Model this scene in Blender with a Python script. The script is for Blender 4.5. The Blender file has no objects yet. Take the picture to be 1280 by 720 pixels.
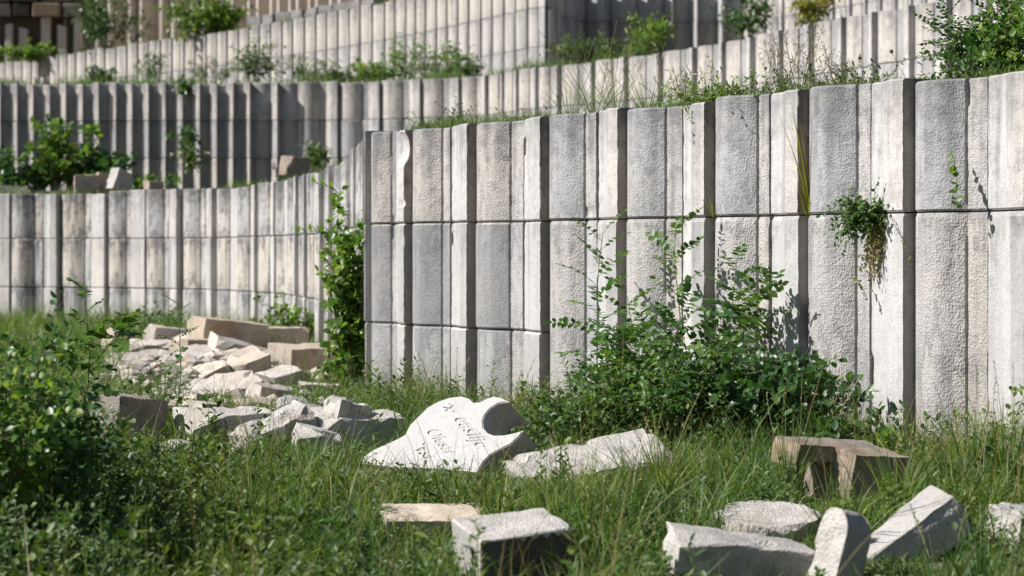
import bpy, bmesh, math, random
import numpy as np
from mathutils import Vector, Matrix, noise, Euler

# ------------------------------------------------------------------ camera, sky, sun, exposure
SC = bpy.context.scene
COL = SC.collection
F = 3022.0            # focal length in photo pixels (85 mm lens, 1280 px wide)
CAMZ = 1.1            # eye height above the grass
HY = 316.0            # photo row of the horizon

cam_d = bpy.data.cameras.new('camera')
cam_d.lens = 85.0
cam_d.sensor_width = 36.0
cam_d.shift_y = -44.0 / 1280.0
cam_d.clip_start = 0.1
cam_d.clip_end = 3000.0
cam_d.dof.use_dof = True
cam_d.dof.focus_distance = 12.6
cam_d.dof.aperture_fstop = 4.0
cam = bpy.data.objects.new('camera', cam_d)
COL.objects.link(cam)
cam.location = (0, 0, CAMZ)
cam.rotation_euler = (math.radians(90), 0, 0)
SC.camera = cam

SUN_EL = math.radians(42)
sh = Vector((-0.993, -0.12)).normalized()
SUN = Vector((sh.x * math.cos(SUN_EL), sh.y * math.cos(SUN_EL), math.sin(SUN_EL)))
world = bpy.data.worlds.new('World')
SC.world = world
world.use_nodes = True
wn = world.node_tree.nodes
sky = wn.new('ShaderNodeTexSky')
sky.sky_type = 'NISHITA'
sky.sun_disc = False
sky.sun_elevation = SUN_EL
sky.sun_rotation = math.atan2(SUN.x, SUN.y) % (2 * math.pi)
world.node_tree.links.new(sky.outputs[0], wn['Background'].inputs[0])
wn['Background'].inputs[1].default_value = 0.05
sun_d = bpy.data.lights.new('sun', 'SUN')
sun_d.energy = 5.0
sun_d.angle = math.radians(0.53)
sun_d.color = (1.0, 0.98, 0.955)
sun = bpy.data.objects.new('sun', sun_d)
COL.objects.link(sun)
sun.rotation_euler = SUN.to_track_quat('Z', 'Y').to_euler()
sun.location = (-20, -5, 30)
SC.view_settings.view_transform = 'Standard'
SC.view_settings.look = 'None'
SC.view_settings.exposure = 0.52
SC.view_settings.gamma = 1.0
SC.view_settings.use_curve_mapping = False
SC.render.engine = 'CYCLES'
SC.cycles.max_bounces = 7
SC.cycles.diffuse_bounces = 4
SC.cycles.transmission_bounces = 4
SC.cycles.use_denoising = True

# ------------------------------------------------------------------ helpers
def R(d): return math.radians(d)
def X(px, Y): return (px - 640.0) / F * Y
def Zp(py, Y): return CAMZ - (py - HY) / F * Y
def Yg(py): return CAMZ * F / (py - HY)          # distance at which level ground shows at photo row py

def tag(o, label=None, cat=None, group=None, kind=None):
    if label: o['label'] = label
    if cat: o['category'] = cat
    if group: o['group'] = group
    if kind: o['kind'] = kind
    return o

def empty(name, loc, label, cat, group=None):
    o = bpy.data.objects.new(name, None)
    o.empty_display_size = 0.1
    COL.objects.link(o)
    o.location = loc
    return tag(o, label, cat, group)

def link(name, me, mat, parent=None, off=None):
    o = bpy.data.objects.new(name, me)
    COL.objects.link(o)
    if mat is not None and not me.materials:
        me.materials.append(mat)
    if parent is not None:
        o.parent = parent
    return o

def mesh_np(name, verts, loops, counts, smooth=False):
    """verts (n,3); loops flat index list; counts verts per face"""
    me = bpy.data.meshes.new(name)
    verts = np.asarray(verts, dtype=np.float32)
    loops = np.asarray(loops, dtype=np.int32)
    counts = np.asarray(counts, dtype=np.int32)
    me.vertices.add(len(verts)); me.vertices.foreach_set('co', verts.ravel())
    me.loops.add(len(loops)); me.loops.foreach_set('vertex_index', loops)
    me.polygons.add(len(counts))
    st = np.zeros(len(counts), dtype=np.int32); st[1:] = np.cumsum(counts)[:-1]
    me.polygons.foreach_set('loop_start', st)
    me.polygons.foreach_set('loop_total', counts)
    me.polygons.foreach_set('use_smooth', np.full(len(counts), smooth))
    me.update(calc_edges=True)
    me.validate()
    return me

# ------------------------------------------------------------------ materials
def new_mat(name):
    m = bpy.data.materials.new(name); m.use_nodes = True
    nt = m.node_tree
    return m, nt, nt.nodes, nt.links, nt.nodes['Principled BSDF']

def ramp(nd, pts):
    r = nd.new('ShaderNodeValToRGB')
    el = r.color_ramp.elements
    while len(el) < len(pts): el.new(0.5)
    for e, (p, c) in zip(el, pts):
        e.position = p; e.color = (*c, 1) if len(c) == 3 else c
    return r

def mixc(nd, lk, fac, a, b, mode='MIX'):
    m = nd.new('ShaderNodeMix'); m.data_type = 'RGBA'; m.blend_type = mode
    for sock, v in ((m.inputs[0], fac), (m.inputs[6], a), (m.inputs[7], b)):
        if isinstance(v, bpy.types.NodeSocket): lk.new(v, sock)
        elif isinstance(v, (int, float)): sock.default_value = v
        else: sock.default_value = (*v, 1)
    return m.outputs[2]

def noise_n(nd, lk, vec, scale, detail=4, rough=0.6, stretch=None):
    if stretch:
        mp = nd.new('ShaderNodeMapping'); mp.inputs[3].default_value = stretch
        lk.new(vec, mp.inputs[0]); vec = mp.outputs[0]
    n = nd.new('ShaderNodeTexNoise')
    n.inputs['Scale'].default_value = scale; n.inputs['Detail'].default_value = detail
    n.inputs['Roughness'].default_value = rough
    lk.new(vec, n.inputs['Vector'])
    return n.outputs[0]

def math_n(nd, lk, op, a, b=None, clamp=False):
    m = nd.new('ShaderNodeMath'); m.operation = op; m.use_clamp = clamp
    for i, v in enumerate((a, b)):
        if v is None: continue
        if isinstance(v, bpy.types.NodeSocket): lk.new(v, m.inputs[i])
        else: m.inputs[i].default_value = v
    return m.outputs[0]

def stone_mat(name, base, dark, warm, ztop=None, tool=0.0, grime=0.5, bump=0.5, tint=0.12, rust=None, coursez=None):
    """weathered limestone: blotches, rain streaks, lichen on the coping, tooled surface"""
    m, nt, nd, lk, bs = new_mat(name)
    g = nd.new('ShaderNodeNewGeometry')
    pos = g.outputs['Position']
    isl = g.outputs['Random Per Island']
    big = noise_n(nd, lk, pos, 2.2, 5, 0.62)
    mid = noise_n(nd, lk, pos, 11.0, 5, 0.65)
    fine = noise_n(nd, lk, pos, 70.0, 3, 0.6)
    r1 = ramp(nd, [(0.32, base), (0.72, warm)]); lk.new(big, r1.inputs[0])
    c = r1.outputs[0]
    # per block tint
    ti = ramp(nd, [(0.0, (1 - tint * 1.6,) * 3), (0.55, (1.0, 1.0, 1.0)), (1.0, (1 + tint * .35, 1.0, 1 - tint * .5))]); lk.new(isl, ti.inputs[0])
    c = mixc(nd, lk, 1.0, c, ti.outputs[0], 'MULTIPLY')
    # blotchy grey weathering
    r2 = ramp(nd, [(0.50, (0, 0, 0)), (0.70, (1, 1, 1))]); lk.new(mid, r2.inputs[0])
    f = math_n(nd, lk, 'MULTIPLY', r2.outputs[0], 0.35 * grime)
    c = mixc(nd, lk, f, c, dark)
    # vertical rain streaks
    stv = noise_n(nd, lk, pos, 6.0, 4, 0.6, (1.6, 1.6, 0.10))
    r3 = ramp(nd, [(0.48, (0, 0, 0)), (0.72, (1, 1, 1))]); lk.new(stv, r3.inputs[0])
    f = math_n(nd, lk, 'MULTIPLY', r3.outputs[0], 0.45 * grime)
    c = mixc(nd, lk, f, c, dark)
    if rust is not None:
        rn = noise_n(nd, lk, pos, 3.5, 3, 0.6)
        r5 = ramp(nd, [(0.50, (0, 0, 0)), (0.66, (1, 1, 1))]); lk.new(rn, r5.inputs[0])
        c = mixc(nd, lk, math_n(nd, lk, 'MULTIPLY', r5.outputs[0], 0.55), c, rust)
    if ztop is not None:
        sp = nd.new('ShaderNodeSeparateXYZ'); lk.new(pos, sp.inputs[0])
        zz = sp.outputs[2]
        hn = math_n(nd, lk, 'MULTIPLY', math_n(nd, lk, 'SUBTRACT', mid, 0.5), 0.9)
        st2 = math_n(nd, lk, 'MULTIPLY', math_n(nd, lk, 'SUBTRACT', stv, 0.5), 1.3)
        hh = math_n(nd, lk, 'ADD', math_n(nd, lk, 'ADD', zz, hn), st2)
        mr = nd.new('ShaderNodeMapRange'); lk.new(hh, mr.inputs[0])
        mr.inputs[1].default_value = ztop - 0.42; mr.inputs[2].default_value = ztop + 0.12
        f = math_n(nd, lk, 'MULTIPLY', mr.outputs[0], 0.80 * grime, True)
        c = mixc(nd, lk, f, c, dark)
        if ztop == 2.0:              # earth splashed up and algae at the foot of the lowest wall
            hz = math_n(nd, lk, 'ADD', zz, math_n(nd, lk, 'MULTIPLY', math_n(nd, lk, 'SUBTRACT', mid, 0.5), 0.7))
            mr = nd.new('ShaderNodeMapRange'); lk.new(hz, mr.inputs[0])
            mr.inputs[1].default_value = 0.40; mr.inputs[2].default_value = 0.05
            c = mixc(nd, lk, math_n(nd, lk, 'MULTIPLY', mr.outputs[0], 0.6, True), c, (0.17, 0.16, 0.10))
        if coursez is not None:      # lichen collected at the bed joints
            for cz in coursez:
                d = math_n(nd, lk, 'ABSOLUTE', math_n(nd, lk, 'SUBTRACT', hh, cz))
                mr = nd.new('ShaderNodeMapRange'); lk.new(d, mr.inputs[0])
                mr.inputs[1].default_value = 0.11; mr.inputs[2].default_value = 0.0
                f = math_n(nd, lk, 'MULTIPLY', mr.outputs[0], 0.45 * grime, True)
                c = mixc(nd, lk, f, c, dark)
                dd = math_n(nd, lk, 'SUBTRACT', cz, zz)         # drips running down from the joint
                mr = nd.new('ShaderNodeMapRange'); lk.new(dd, mr.inputs[0])
                mr.inputs[1].default_value = 0.45; mr.inputs[2].default_value = 0.0
                ab = math_n(nd, lk, 'GREATER_THAN', dd, 0.0)
                r6 = ramp(nd, [(0.46, (0, 0, 0)), (0.60, (1, 1, 1))]); lk.new(noise_n(nd, lk, pos, 13.0, 3, 0.6, (1.0, 1.0, 0.05)), r6.inputs[0])
                f = math_n(nd, lk, 'MULTIPLY', math_n(nd, lk, 'MULTIPLY', mr.outputs[0], ab), math_n(nd, lk, 'MULTIPLY', r6.outputs[0], 0.42 * grime), True)
                c = mixc(nd, lk, f, c, dark)
    # pits and specks
    r4 = ramp(nd, [(0.30, (0.62, 0.6, 0.58)), (0.46, (1, 1, 1))]); lk.new(fine, r4.inputs[0])
    c = mixc(nd, lk, 0.7, c, r4.outputs[0], 'MULTIPLY')
    lk.new(c, bs.inputs['Base Color'])
    bs.inputs['Roughness'].default_value = 0.9
    bs.inputs['Specular IOR Level'].default_value = 0.2
    h = math_n(nd, lk, 'ADD', math_n(nd, lk, 'MULTIPLY', fine, 0.35), math_n(nd, lk, 'MULTIPLY', mid, 0.9))
    if tool > 0:
        mp = nd.new('ShaderNodeMapping'); mp.inputs[3].default_value = (1.0, 1.0, 0.75)
        wob = nd.new('ShaderNodeVectorMath'); wob.operation = 'ADD'
        nz = nd.new('ShaderNodeTexNoise'); nz.inputs['Scale'].default_value = 9; lk.new(pos, nz.inputs['Vector'])
        sc = nd.new('ShaderNodeVectorMath'); sc.operation = 'SCALE'; sc.inputs[3].default_value = 0.03
        lk.new(nz.outputs[1], sc.inputs[0]); lk.new(pos, wob.inputs[0]); lk.new(sc.outputs[0], wob.inputs[1])
        lk.new(wob.outputs[0], mp.inputs[0])
        v = nd.new('ShaderNodeTexVoronoi'); v.inputs['Scale'].default_value = 88.0
        v.inputs['Randomness'].default_value = 0.75
        lk.new(mp.outputs[0], v.inputs['Vector'])
        amp = math_n(nd, lk, 'MULTIPLY', math_n(nd, lk, 'ADD', mid, 0.15), tool)
        mr = nd.new('ShaderNodeMapRange'); lk.new(isl, mr.inputs[0]); mr.inputs[3].default_value = 0.45; mr.inputs[4].default_value = 1.2
        amp = math_n(nd, lk, 'MULTIPLY', amp, mr.outputs[0])
        h = math_n(nd, lk, 'ADD', h, math_n(nd, lk, 'MULTIPLY', v.outputs[0], amp))
    b = nd.new('ShaderNodeBump'); b.inputs['Strength'].default_value = bump
    b.inputs['Distance'].default_value = 0.012
    lk.new(h, b.inputs['Height']); lk.new(b.outputs[0], bs.inputs['Normal'])
    return m

def leaf_mat(name, c1, c2, c3, transl=0.35, rough=0.5):
    m, nt, nd, lk, bs = new_mat(name)
    g = nd.new('ShaderNodeNewGeometry')
    r = ramp(nd, [(0.0, c1), (0.6, c2), (1.0, c3)]); lk.new(g.outputs['Random Per Island'], r.inputs[0])
    n = noise_n(nd, lk, g.outputs['Position'], 5.0, 2)
    rr = ramp(nd, [(0.35, (0.7, 0.72, 0.7)), (0.65, (1.15, 1.12, 1.0))]); lk.new(n, rr.inputs[0])
    c = mixc(nd, lk, 1.0, r.outputs[0], rr.outputs[0], 'MULTIPLY')
    n2 = noise_n(nd, lk, g.outputs['Position'], 1.3, 2)
    r2 = ramp(nd, [(0.38, (0.80, 0.92, 0.95)), (0.62, (1.14, 1.06, 0.85))]); lk.new(n2, r2.inputs[0])
    c = mixc(nd, lk, 1.0, c, r2.outputs[0], 'MULTIPLY')
    lk.new(c, bs.inputs['Base Color'])
    bs.inputs['Roughness'].default_value = rough
    bs.inputs['Specular IOR Level'].default_value = 0.5
    t = nd.new('ShaderNodeBsdfTranslucent')
    tc = mixc(nd, lk, 1.0, c, (1.22, 1.35, 0.5), 'MULTIPLY'); lk.new(tc, t.inputs[0])
    mx = nd.new('ShaderNodeMixShader'); mx.inputs[0].default_value = transl
    lk.new(bs.outputs[0], mx.inputs[1]); lk.new(t.outputs[0], mx.inputs[2])
    lk.new(mx.outputs[0], nd['Material Output'].inputs[0])
    return m

def plain_mat(name, c, rough=0.85, var=0.3, scale=20):
    m, nt, nd, lk, bs = new_mat(name)
    g = nd.new('ShaderNodeNewGeometry')
    n = noise_n(nd, lk, g.outputs['Position'], scale, 4)
    r = ramp(nd, [(0.3, tuple(x * (1 - var) for x in c)), (0.7, tuple(min(1, x * (1 + var)) for x in c))])
    lk.new(n, r.inputs[0]); lk.new(r.outputs[0], bs.inputs['Base Color'])
    bs.inputs['Roughness'].default_value = rough
    bs.inputs['Specular IOR Level'].default_value = 0.2
    return m

WHITE = (0.525, 0.512, 0.508); WARM = (0.52, 0.50, 0.485); GREY = (0.16, 0.157, 0.16)
M_A = stone_mat('tooled_limestone', (0.425, 0.42, 0.425), GREY, (0.46, 0.443, 0.435), ztop=2.0, tool=1.25, grime=1.05, bump=0.55, coursez=(1.31, 0.58), tint=0.2)
M_AF = stone_mat('smooth_limestone', (0.56, 0.545, 0.53), GREY, WARM, ztop=2.0, tool=0.4, grime=0.7, bump=0.5, coursez=(1.31,), tint=0.16)
M_SHADE_PAT = stone_mat('painted_shade_patina_limestone', (0.40, 0.38, 0.36), (0.10, 0.097, 0.095), (0.38, 0.325, 0.275), ztop=2.0, tool=0.2, grime=1.1, bump=0.4, tint=0.2)  # patina darkened for the ribs' return faces, painting in their shade
M_B = stone_mat('streaked_limestone', WHITE, (0.13, 0.125, 0.125), WARM, ztop=2.0, tool=0.0, grime=1.35, bump=0.4, coursez=(1.27, 0.54, 1.33, 0.6), tint=0.3)
M_C = stone_mat('weathered_limestone', WHITE, GREY, WARM, ztop=4.25, tool=0.0, grime=0.9, bump=0.4, coursez=(3.55, 2.85), tint=0.2)
M_D = stone_mat('upper_limestone', WHITE, GREY, WARM, ztop=7.0, tool=0.0, grime=0.9, bump=0.4, coursez=(6.1, 5.3), tint=0.2)
M_E = stone_mat('top_tier_limestone', (0.58, 0.54, 0.50), (0.14, 0.13, 0.13), (0.55, 0.45, 0.36), ztop=None, grime=1.0, bump=0.4)
M_RUB = stone_mat('rubble_masonry', (0.17, 0.155, 0.145), (0.06, 0.058, 0.058), (0.22, 0.175, 0.14), grime=1.0, bump=0.9, tint=0.5)
M_CREAM = stone_mat('cream_limestone', (0.53, 0.49, 0.45), (0.22, 0.19, 0.16), (0.52, 0.455, 0.395), grime=0.7, bump=0.7, tool=0.2, tint=0.25)
M_WS = stone_mat('fresh_white_limestone', (0.49, 0.475, 0.455), (0.19, 0.175, 0.155), (0.48, 0.44, 0.40), grime=0.95, bump=0.8, tool=0.6, rust=(0.36, 0.31, 0.25))
M_MK = stone_mat('carved_white_limestone', (0.48, 0.468, 0.462), (0.28, 0.265, 0.25), (0.48, 0.455, 0.435), grime=0.4, bump=0.3)
M_TAN = stone_mat('tan_limestone', (0.44, 0.39, 0.335), (0.18, 0.15, 0.12), (0.42, 0.34, 0.27), grime=0.9, bump=0.6, rust=(0.25, 0.13, 0.06))
M_RUST = stone_mat('brown_stained_limestone', (0.33, 0.295, 0.255), (0.11, 0.09, 0.07), (0.29, 0.235, 0.18), grime=0.9, bump=0.7, rust=(0.20, 0.09, 0.04))
M_LICH = stone_mat('lichen_grey_limestone', (0.34, 0.31, 0.27), (0.07, 0.06, 0.05), (0.30, 0.25, 0.20), grime=1.2, bump=1.0, tool=0.9)
M_SOIL = plain_mat('dry_soil', (0.085, 0.075, 0.045), 0.95, 0.5, 3.0)
M_HILL = plain_mat('scrub_hillside', (0.07, 0.075, 0.035), 0.95, 0.5, 0.6)
M_GRASS = leaf_mat('grass_blades', (0.05, 0.11, 0.022), (0.125, 0.21, 0.045), (0.32, 0.36, 0.14), 0.42)
M_WEED = leaf_mat('weed_leaves', (0.045, 0.095, 0.028), (0.10, 0.165, 0.048), (0.20, 0.25, 0.09), 0.33)
M_GREYW = leaf_mat('grey_green_leaves', (0.10, 0.15, 0.07), (0.15, 0.21, 0.11), (0.20, 0.25, 0.13), 0.3)
M_DRY = leaf_mat('dry_stalks', (0.26, 0.20, 0.10), (0.34, 0.28, 0.15), (0.22, 0.24, 0.10), 0.2)
M_BUSH = leaf_mat('dark_shrub_leaves', (0.035, 0.085, 0.026), (0.06, 0.135, 0.036), (0.12, 0.20, 0.06), 0.33, 0.38)
M_ROB = leaf_mat('pinnate_leaves', (0.05, 0.12, 0.036), (0.085, 0.175, 0.05), (0.16, 0.25, 0.07), 0.38, 0.42)
M_BRT = leaf_mat('bright_leaves', (0.08, 0.165, 0.028), (0.14, 0.25, 0.04), (0.28, 0.35, 0.07), 0.42, 0.4)
M_YEL = leaf_mat('yellowing_leaves', (0.15, 0.18, 0.03), (0.26, 0.27, 0.05), (0.30, 0.22, 0.06), 0.40, 0.5)
M_STEM = plain_mat('green_brown_stem', (0.13, 0.12, 0.06), 0.8, 0.4)
M_GSTEM = plain_mat('green_stem', (0.13, 0.18, 0.06), 0.7, 0.3)
M_PINK = plain_mat('pink_petals', (0.45, 0.20, 0.32), 0.7, 0.2)
M_YF = plain_mat('yellow_petals', (0.70, 0.52, 0.03), 0.7, 0.2)
M_BROWN = plain_mat('dry_seed_heads', (0.13, 0.085, 0.045), 0.9, 0.4)

# ------------------------------------------------------------------ the setting: ground and terraces
def catmull(pts, step=0.05):
    P = [np.array(p, float) for p in pts]
    P = [2 * P[0] - P[1]] + P + [2 * P[-1] - P[-2]]
    out = []
    for i in range(1, len(P) - 2):
        a, b, c, d = P[i - 1:i + 3]
        n = max(4, int(np.linalg.norm(c - b) / step))
        for k in range(n):
            t = k / n
            out.append(0.5 * ((2 * b) + (-a + c) * t + (2 * a - 5 * b + 4 * c - d) * t * t + (-a + 3 * b - 3 * c + d) * t ** 3))
    out.append(P[-2])
    return np.array(out)

class Path:
    def __init__(s, pts):
        s.p = catmull(pts)
        d = np.linalg.norm(np.diff(s.p, axis=0), axis=1)
        s.s = np.concatenate([[0], np.cumsum(d)])
        s.L = s.s[-1]
        t = np.gradient(s.p, axis=0); t /= np.linalg.norm(t, axis=1)[:, None]
        k = 9                                         # smooth the tangents a little
        tp = np.pad(t, ((k, k), (0, 0)), 'edge')
        t = np.array([tp[i:i + 2 * k + 1].mean(0) for i in range(len(t))]); t /= np.linalg.norm(t, axis=1)[:, None]
        s.t = t
    def at(s, q, n=0.0):
        x = np.interp(q, s.s, s.p[:, 0]); y = np.interp(q, s.s, s.p[:, 1])
        tx = np.interp(q, s.s, s.t[:, 0]); ty = np.interp(q, s.s, s.t[:, 1])
        l = math.hypot(tx, ty); tx /= l; ty /= l
        return x + n * ty, y - n * tx
    def s_at_px(s, px):
        q = 640 + s.p[:, 0] / s.p[:, 1] * F
        return float(s.s[int(np.argmin(np.abs(q - px)))])

def W(px, sc):                      # plan point seen at photo column px where one metre spans sc pixels
    Y = F / sc
    return (X(px, Y), Y)

PATH_A = Path([W(-330, 77), W(-150, 80), W(0, 82), W(110, 83.5), W(250, 88), W(310, 93), W(365, 101), W(400, 112), W(428, 122), W(442, 133), W(452, 145),
               W(462, 155.5), W(473, 163.5), W(490, 169.5), W(620, 183.5), W(800, 202.5), W(980, 221), W(1150, 239), W(1300, 254.5), W(1480, 272), W(1750, 300)])
PATH_C = Path([W(-260, 66), W(-80, 66.5), W(150, 67), W(400, 67.5), W(520, 68.5), W(610, 70), W(662, 73), W(775, 77.2), W(870, 81.3), W(960, 86.5), W(1105, 96), W(1280, 107), W(1560, 122)])
PATH_D = Path([W(-330, 33.5), W(-120, 37.5), W(0, 40), W(150, 43.7), W(300, 47.3), W(480, 53), W(600, 58), W(676, 61.2), W(694, 60.6), W(703, 58.8), W(730, 58), W(860, 57.6), W(960, 58.5), W(1100, 63), W(1300, 72), W(1550, 82)])
PATH_E = Path([W(-300, 33), W(-50, 35.0), W(150, 36.5), W(330, 38.5), W(480, 42), W(700, 44), W(1000, 46), W(1500, 52)])
TOP_A, TOP_C, TOP_D, TOP_E = 2.0, 4.25, 7.0, 11.0

PILE = (X(275, 20.5), 20.5)
def ground_z(x, y):
    z = 0.05 * noise.noise((x * 0.55, y * 0.55, 1.7)) + 0.02 * noise.noise((x * 2.1, y * 2.1, 5.0))
    d2 = ((x - PILE[0]) / 0.95) ** 2 + ((y - PILE[1]) / 2.8) ** 2
    z += 0.20 * math.exp(-d2)
    z -= 0.11 * min(1.0, max(0.0, (9.4 - y) / 1.4))          # the ground falls a little towards the viewer
    return z

def build_ground():
    xs = np.concatenate([[-600, -200, -60, -25], np.arange(-13, 8.01, 0.25), [20, 60, 200, 600]])
    ys = np.concatenate([[-600, -150, -30, 0, 3], np.arange(5, 42, 0.3), [60, 150, 600]])
    v = [(x, y, ground_z(x, y) if (-13 <= x <= 8 and 5 <= y <= 42) else -0.02) for y in ys for x in xs]
    nx = len(xs); lo = []; ct = []
    for j in range(len(ys) - 1):
        for i in range(nx - 1):
            a = j * nx + i
            lo += [a, a + 1, a + nx + 1, a + nx]; ct.append(4)
    o = link('ground', mesh_np('ground', v, lo, ct, True), M_SOIL)
    tag(o, kind='structure')
build_ground()

def terrace_sheet(pa, za, pb, zb, name, back_extra=0.0):
    """earth between the back of one retaining wall and the foot of the next"""
    n, m = 150, 14
    v = []
    for j in range(m + 1):
        f = j / m
        for i in range(n + 1):
            a = pa.at(pa.L * i / n, -0.22); b = pb.at(pb.L * i / n, 0.05)
            x = a[0] * (1 - f) + b[0] * f; y = a[1] * (1 - f) + b[1] * f
            z = za * (1 - f) + zb * f + (0.06 * noise.noise((x, y, 3)) if 0 < j else 0)
            v.append((x, y, z))
    lo = []; ct = []
    for j in range(m):
        for i in range(n):
            a = j * (n + 1) + i
            lo += [a, a + 1, a + n + 2, a + n + 1]; ct.append(4)
    o = link(name, mesh_np(name, v, lo, ct, True), M_SOIL)
    tag(o, kind='structure')
terrace_sheet(PATH_A, TOP_A - 0.06, PATH_C, 2.25, 'terrace_ground')
terrace_sheet(PATH_C, TOP_C - 0.06, PATH_D, 4.7, 'terrace_ground')
terrace_sheet(PATH_D, TOP_D - 0.06, PATH_E, 7.3, 'terrace_ground')

def build_hill():
    xs = np.linspace(-260, 260, 80); ys = np.linspace(80, 420, 50)
    v = []
    for y in ys:
        for x in xs:
            base = TOP_E - 0.3 + (y - 95) * 0.33 if y > 95 else TOP_E - 4.5
            v.append((x, y, base + 1.5 * noise.noise((x * .03, y * .03, 0)) * (1 if y > 95 else 0)))
    lo = []; ct = []
    for j in range(49):
        for i in range(79):
            a = j * 80 + i
            lo += [a, a + 1, a + 81, a + 80]; ct.append(4)
    tag(link('hillside', mesh_np('hillside', v, lo, ct, True), M_HILL), kind='structure')
build_hill()

# ------------------------------------------------------------------ retaining walls
rngw = random.Random(11)
def arc(s0, s1, n0, bulge, k=8):
    return [(s0 + (s1 - s0) * i / k, n0 + bulge * (1 - (2 * i / k - 1) ** 2)) for i in range(k + 1)]

def elem_mesh(path, prof, joints, rings, jitter, origin, seed, chips=()):
    """one vertical row of stacked blocks: prof is the front outline (s, n) left to right"""
    rg = random.Random(seed)
    npf = len(prof)
    s_a, s_b = prof[0][0], prof[-1][0]
    outl = prof + [(s_b, -0.30), (s_a, -0.30)]
    n = len(outl)
    # corners = points where the outline turns sharply
    sharp = []
    for i in range(npf):
        p, q, r = outl[i - 1], outl[i], outl[(i + 1) % n]
        a = math.atan2(q[1] - p[1], q[0] - p[0]); b = math.atan2(r[1] - q[1], r[0] - q[0])
        d = abs((b - a + math.pi) % (2 * math.pi) - math.pi)
        sharp.append(d > 0.5)
    V = []; lo = []; ct = []
    for c in range(len(joints) - 1):
        zt, zb = joints[c] - 0.004, joints[c + 1] + 0.004
        ds = rg.uniform(-.003, .003); dn = rg.uniform(-.007, .007)
        k0 = len(V)
        levels = [(zb, 0.010)] + [(zb + (zt - zb) * t, 0.0) for t in np.linspace(0.016, 0.984, rings)] + [(zt, 0.010)]
        for (z, inset) in levels:
            for i, (s, nn) in enumerate(outl):
                a, b = s + ds, nn + dn
                if i < npf:
                    b -= inset
                    if i == 0: a += inset * .6 + .002
                    if i == npf - 1: a -= inset * .6 + .002
                    if jitter and sharp[i]:
                        w = noise.noise((s * 9, seed * 1.7 + i, z * 9)) * jitter + noise.noise((s, seed + i * 3.1, z * 31)) * jitter * .6
                        b -= abs(w)
                        if noise.noise((i * 7.3 + seed, 3.3, z * 3.5)) > 0.52: b -= jitter * 2.2
                    elif jitter:
                        b += noise.noise((s * 3, seed, z * 3)) * jitter * 0.6
                    for (ci, cz, ch, cd) in chips:
                        if i in ci and abs(z - cz) < ch: b -= cd * (1 - ((z - cz) / ch) ** 2)
                x, y = path.at(a, b)
                V.append((x - origin[0], y - origin[1], z - origin[2]))
        m = len(levels)
        for j in range(m - 1):
            for i in range(n):
                i2 = (i + 1) % n
                lo += [k0 + j * n + i, k0 + j * n + i2, k0 + (j + 1) * n + i2, k0 + (j + 1) * n + i]; ct.append(4)
        lo += [k0 + (m - 1) * n + i for i in range(n)]; ct.append(n)
        lo += [k0 + i for i in reversed(range(n))]; ct.append(n)
    me = mesh_np('wall_blocks', V, lo, ct, False)
    bm = bmesh.new(); bm.from_mesh(me)
    bmesh.ops.recalc_face_normals(bm, faces=bm.faces)
    for f in bm.faces: f.smooth = True
    for e in bm.edges:
        if len(e.link_faces) == 2 and e.calc_face_angle(0) > 0.35: e.smooth = False
    bm.to_mesh(me); bm.free()
    return me

def wall_thing(name, label, group, path, at_px):
    s = path.s_at_px(at_px); x, y = path.at(s)
    return empty(name, (x, y, 0), label, 'wall', group), (x, y, 0)

GW = 'stepped limestone retaining walls'
wA, oA = wall_thing('retaining_wall', 'lowest retaining wall of ribbed white limestone columns, sweeping from the right foreground back to the left', GW, PATH_A, 700)
s_end = PATH_A.s_at_px(1160) + 0.0
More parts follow.
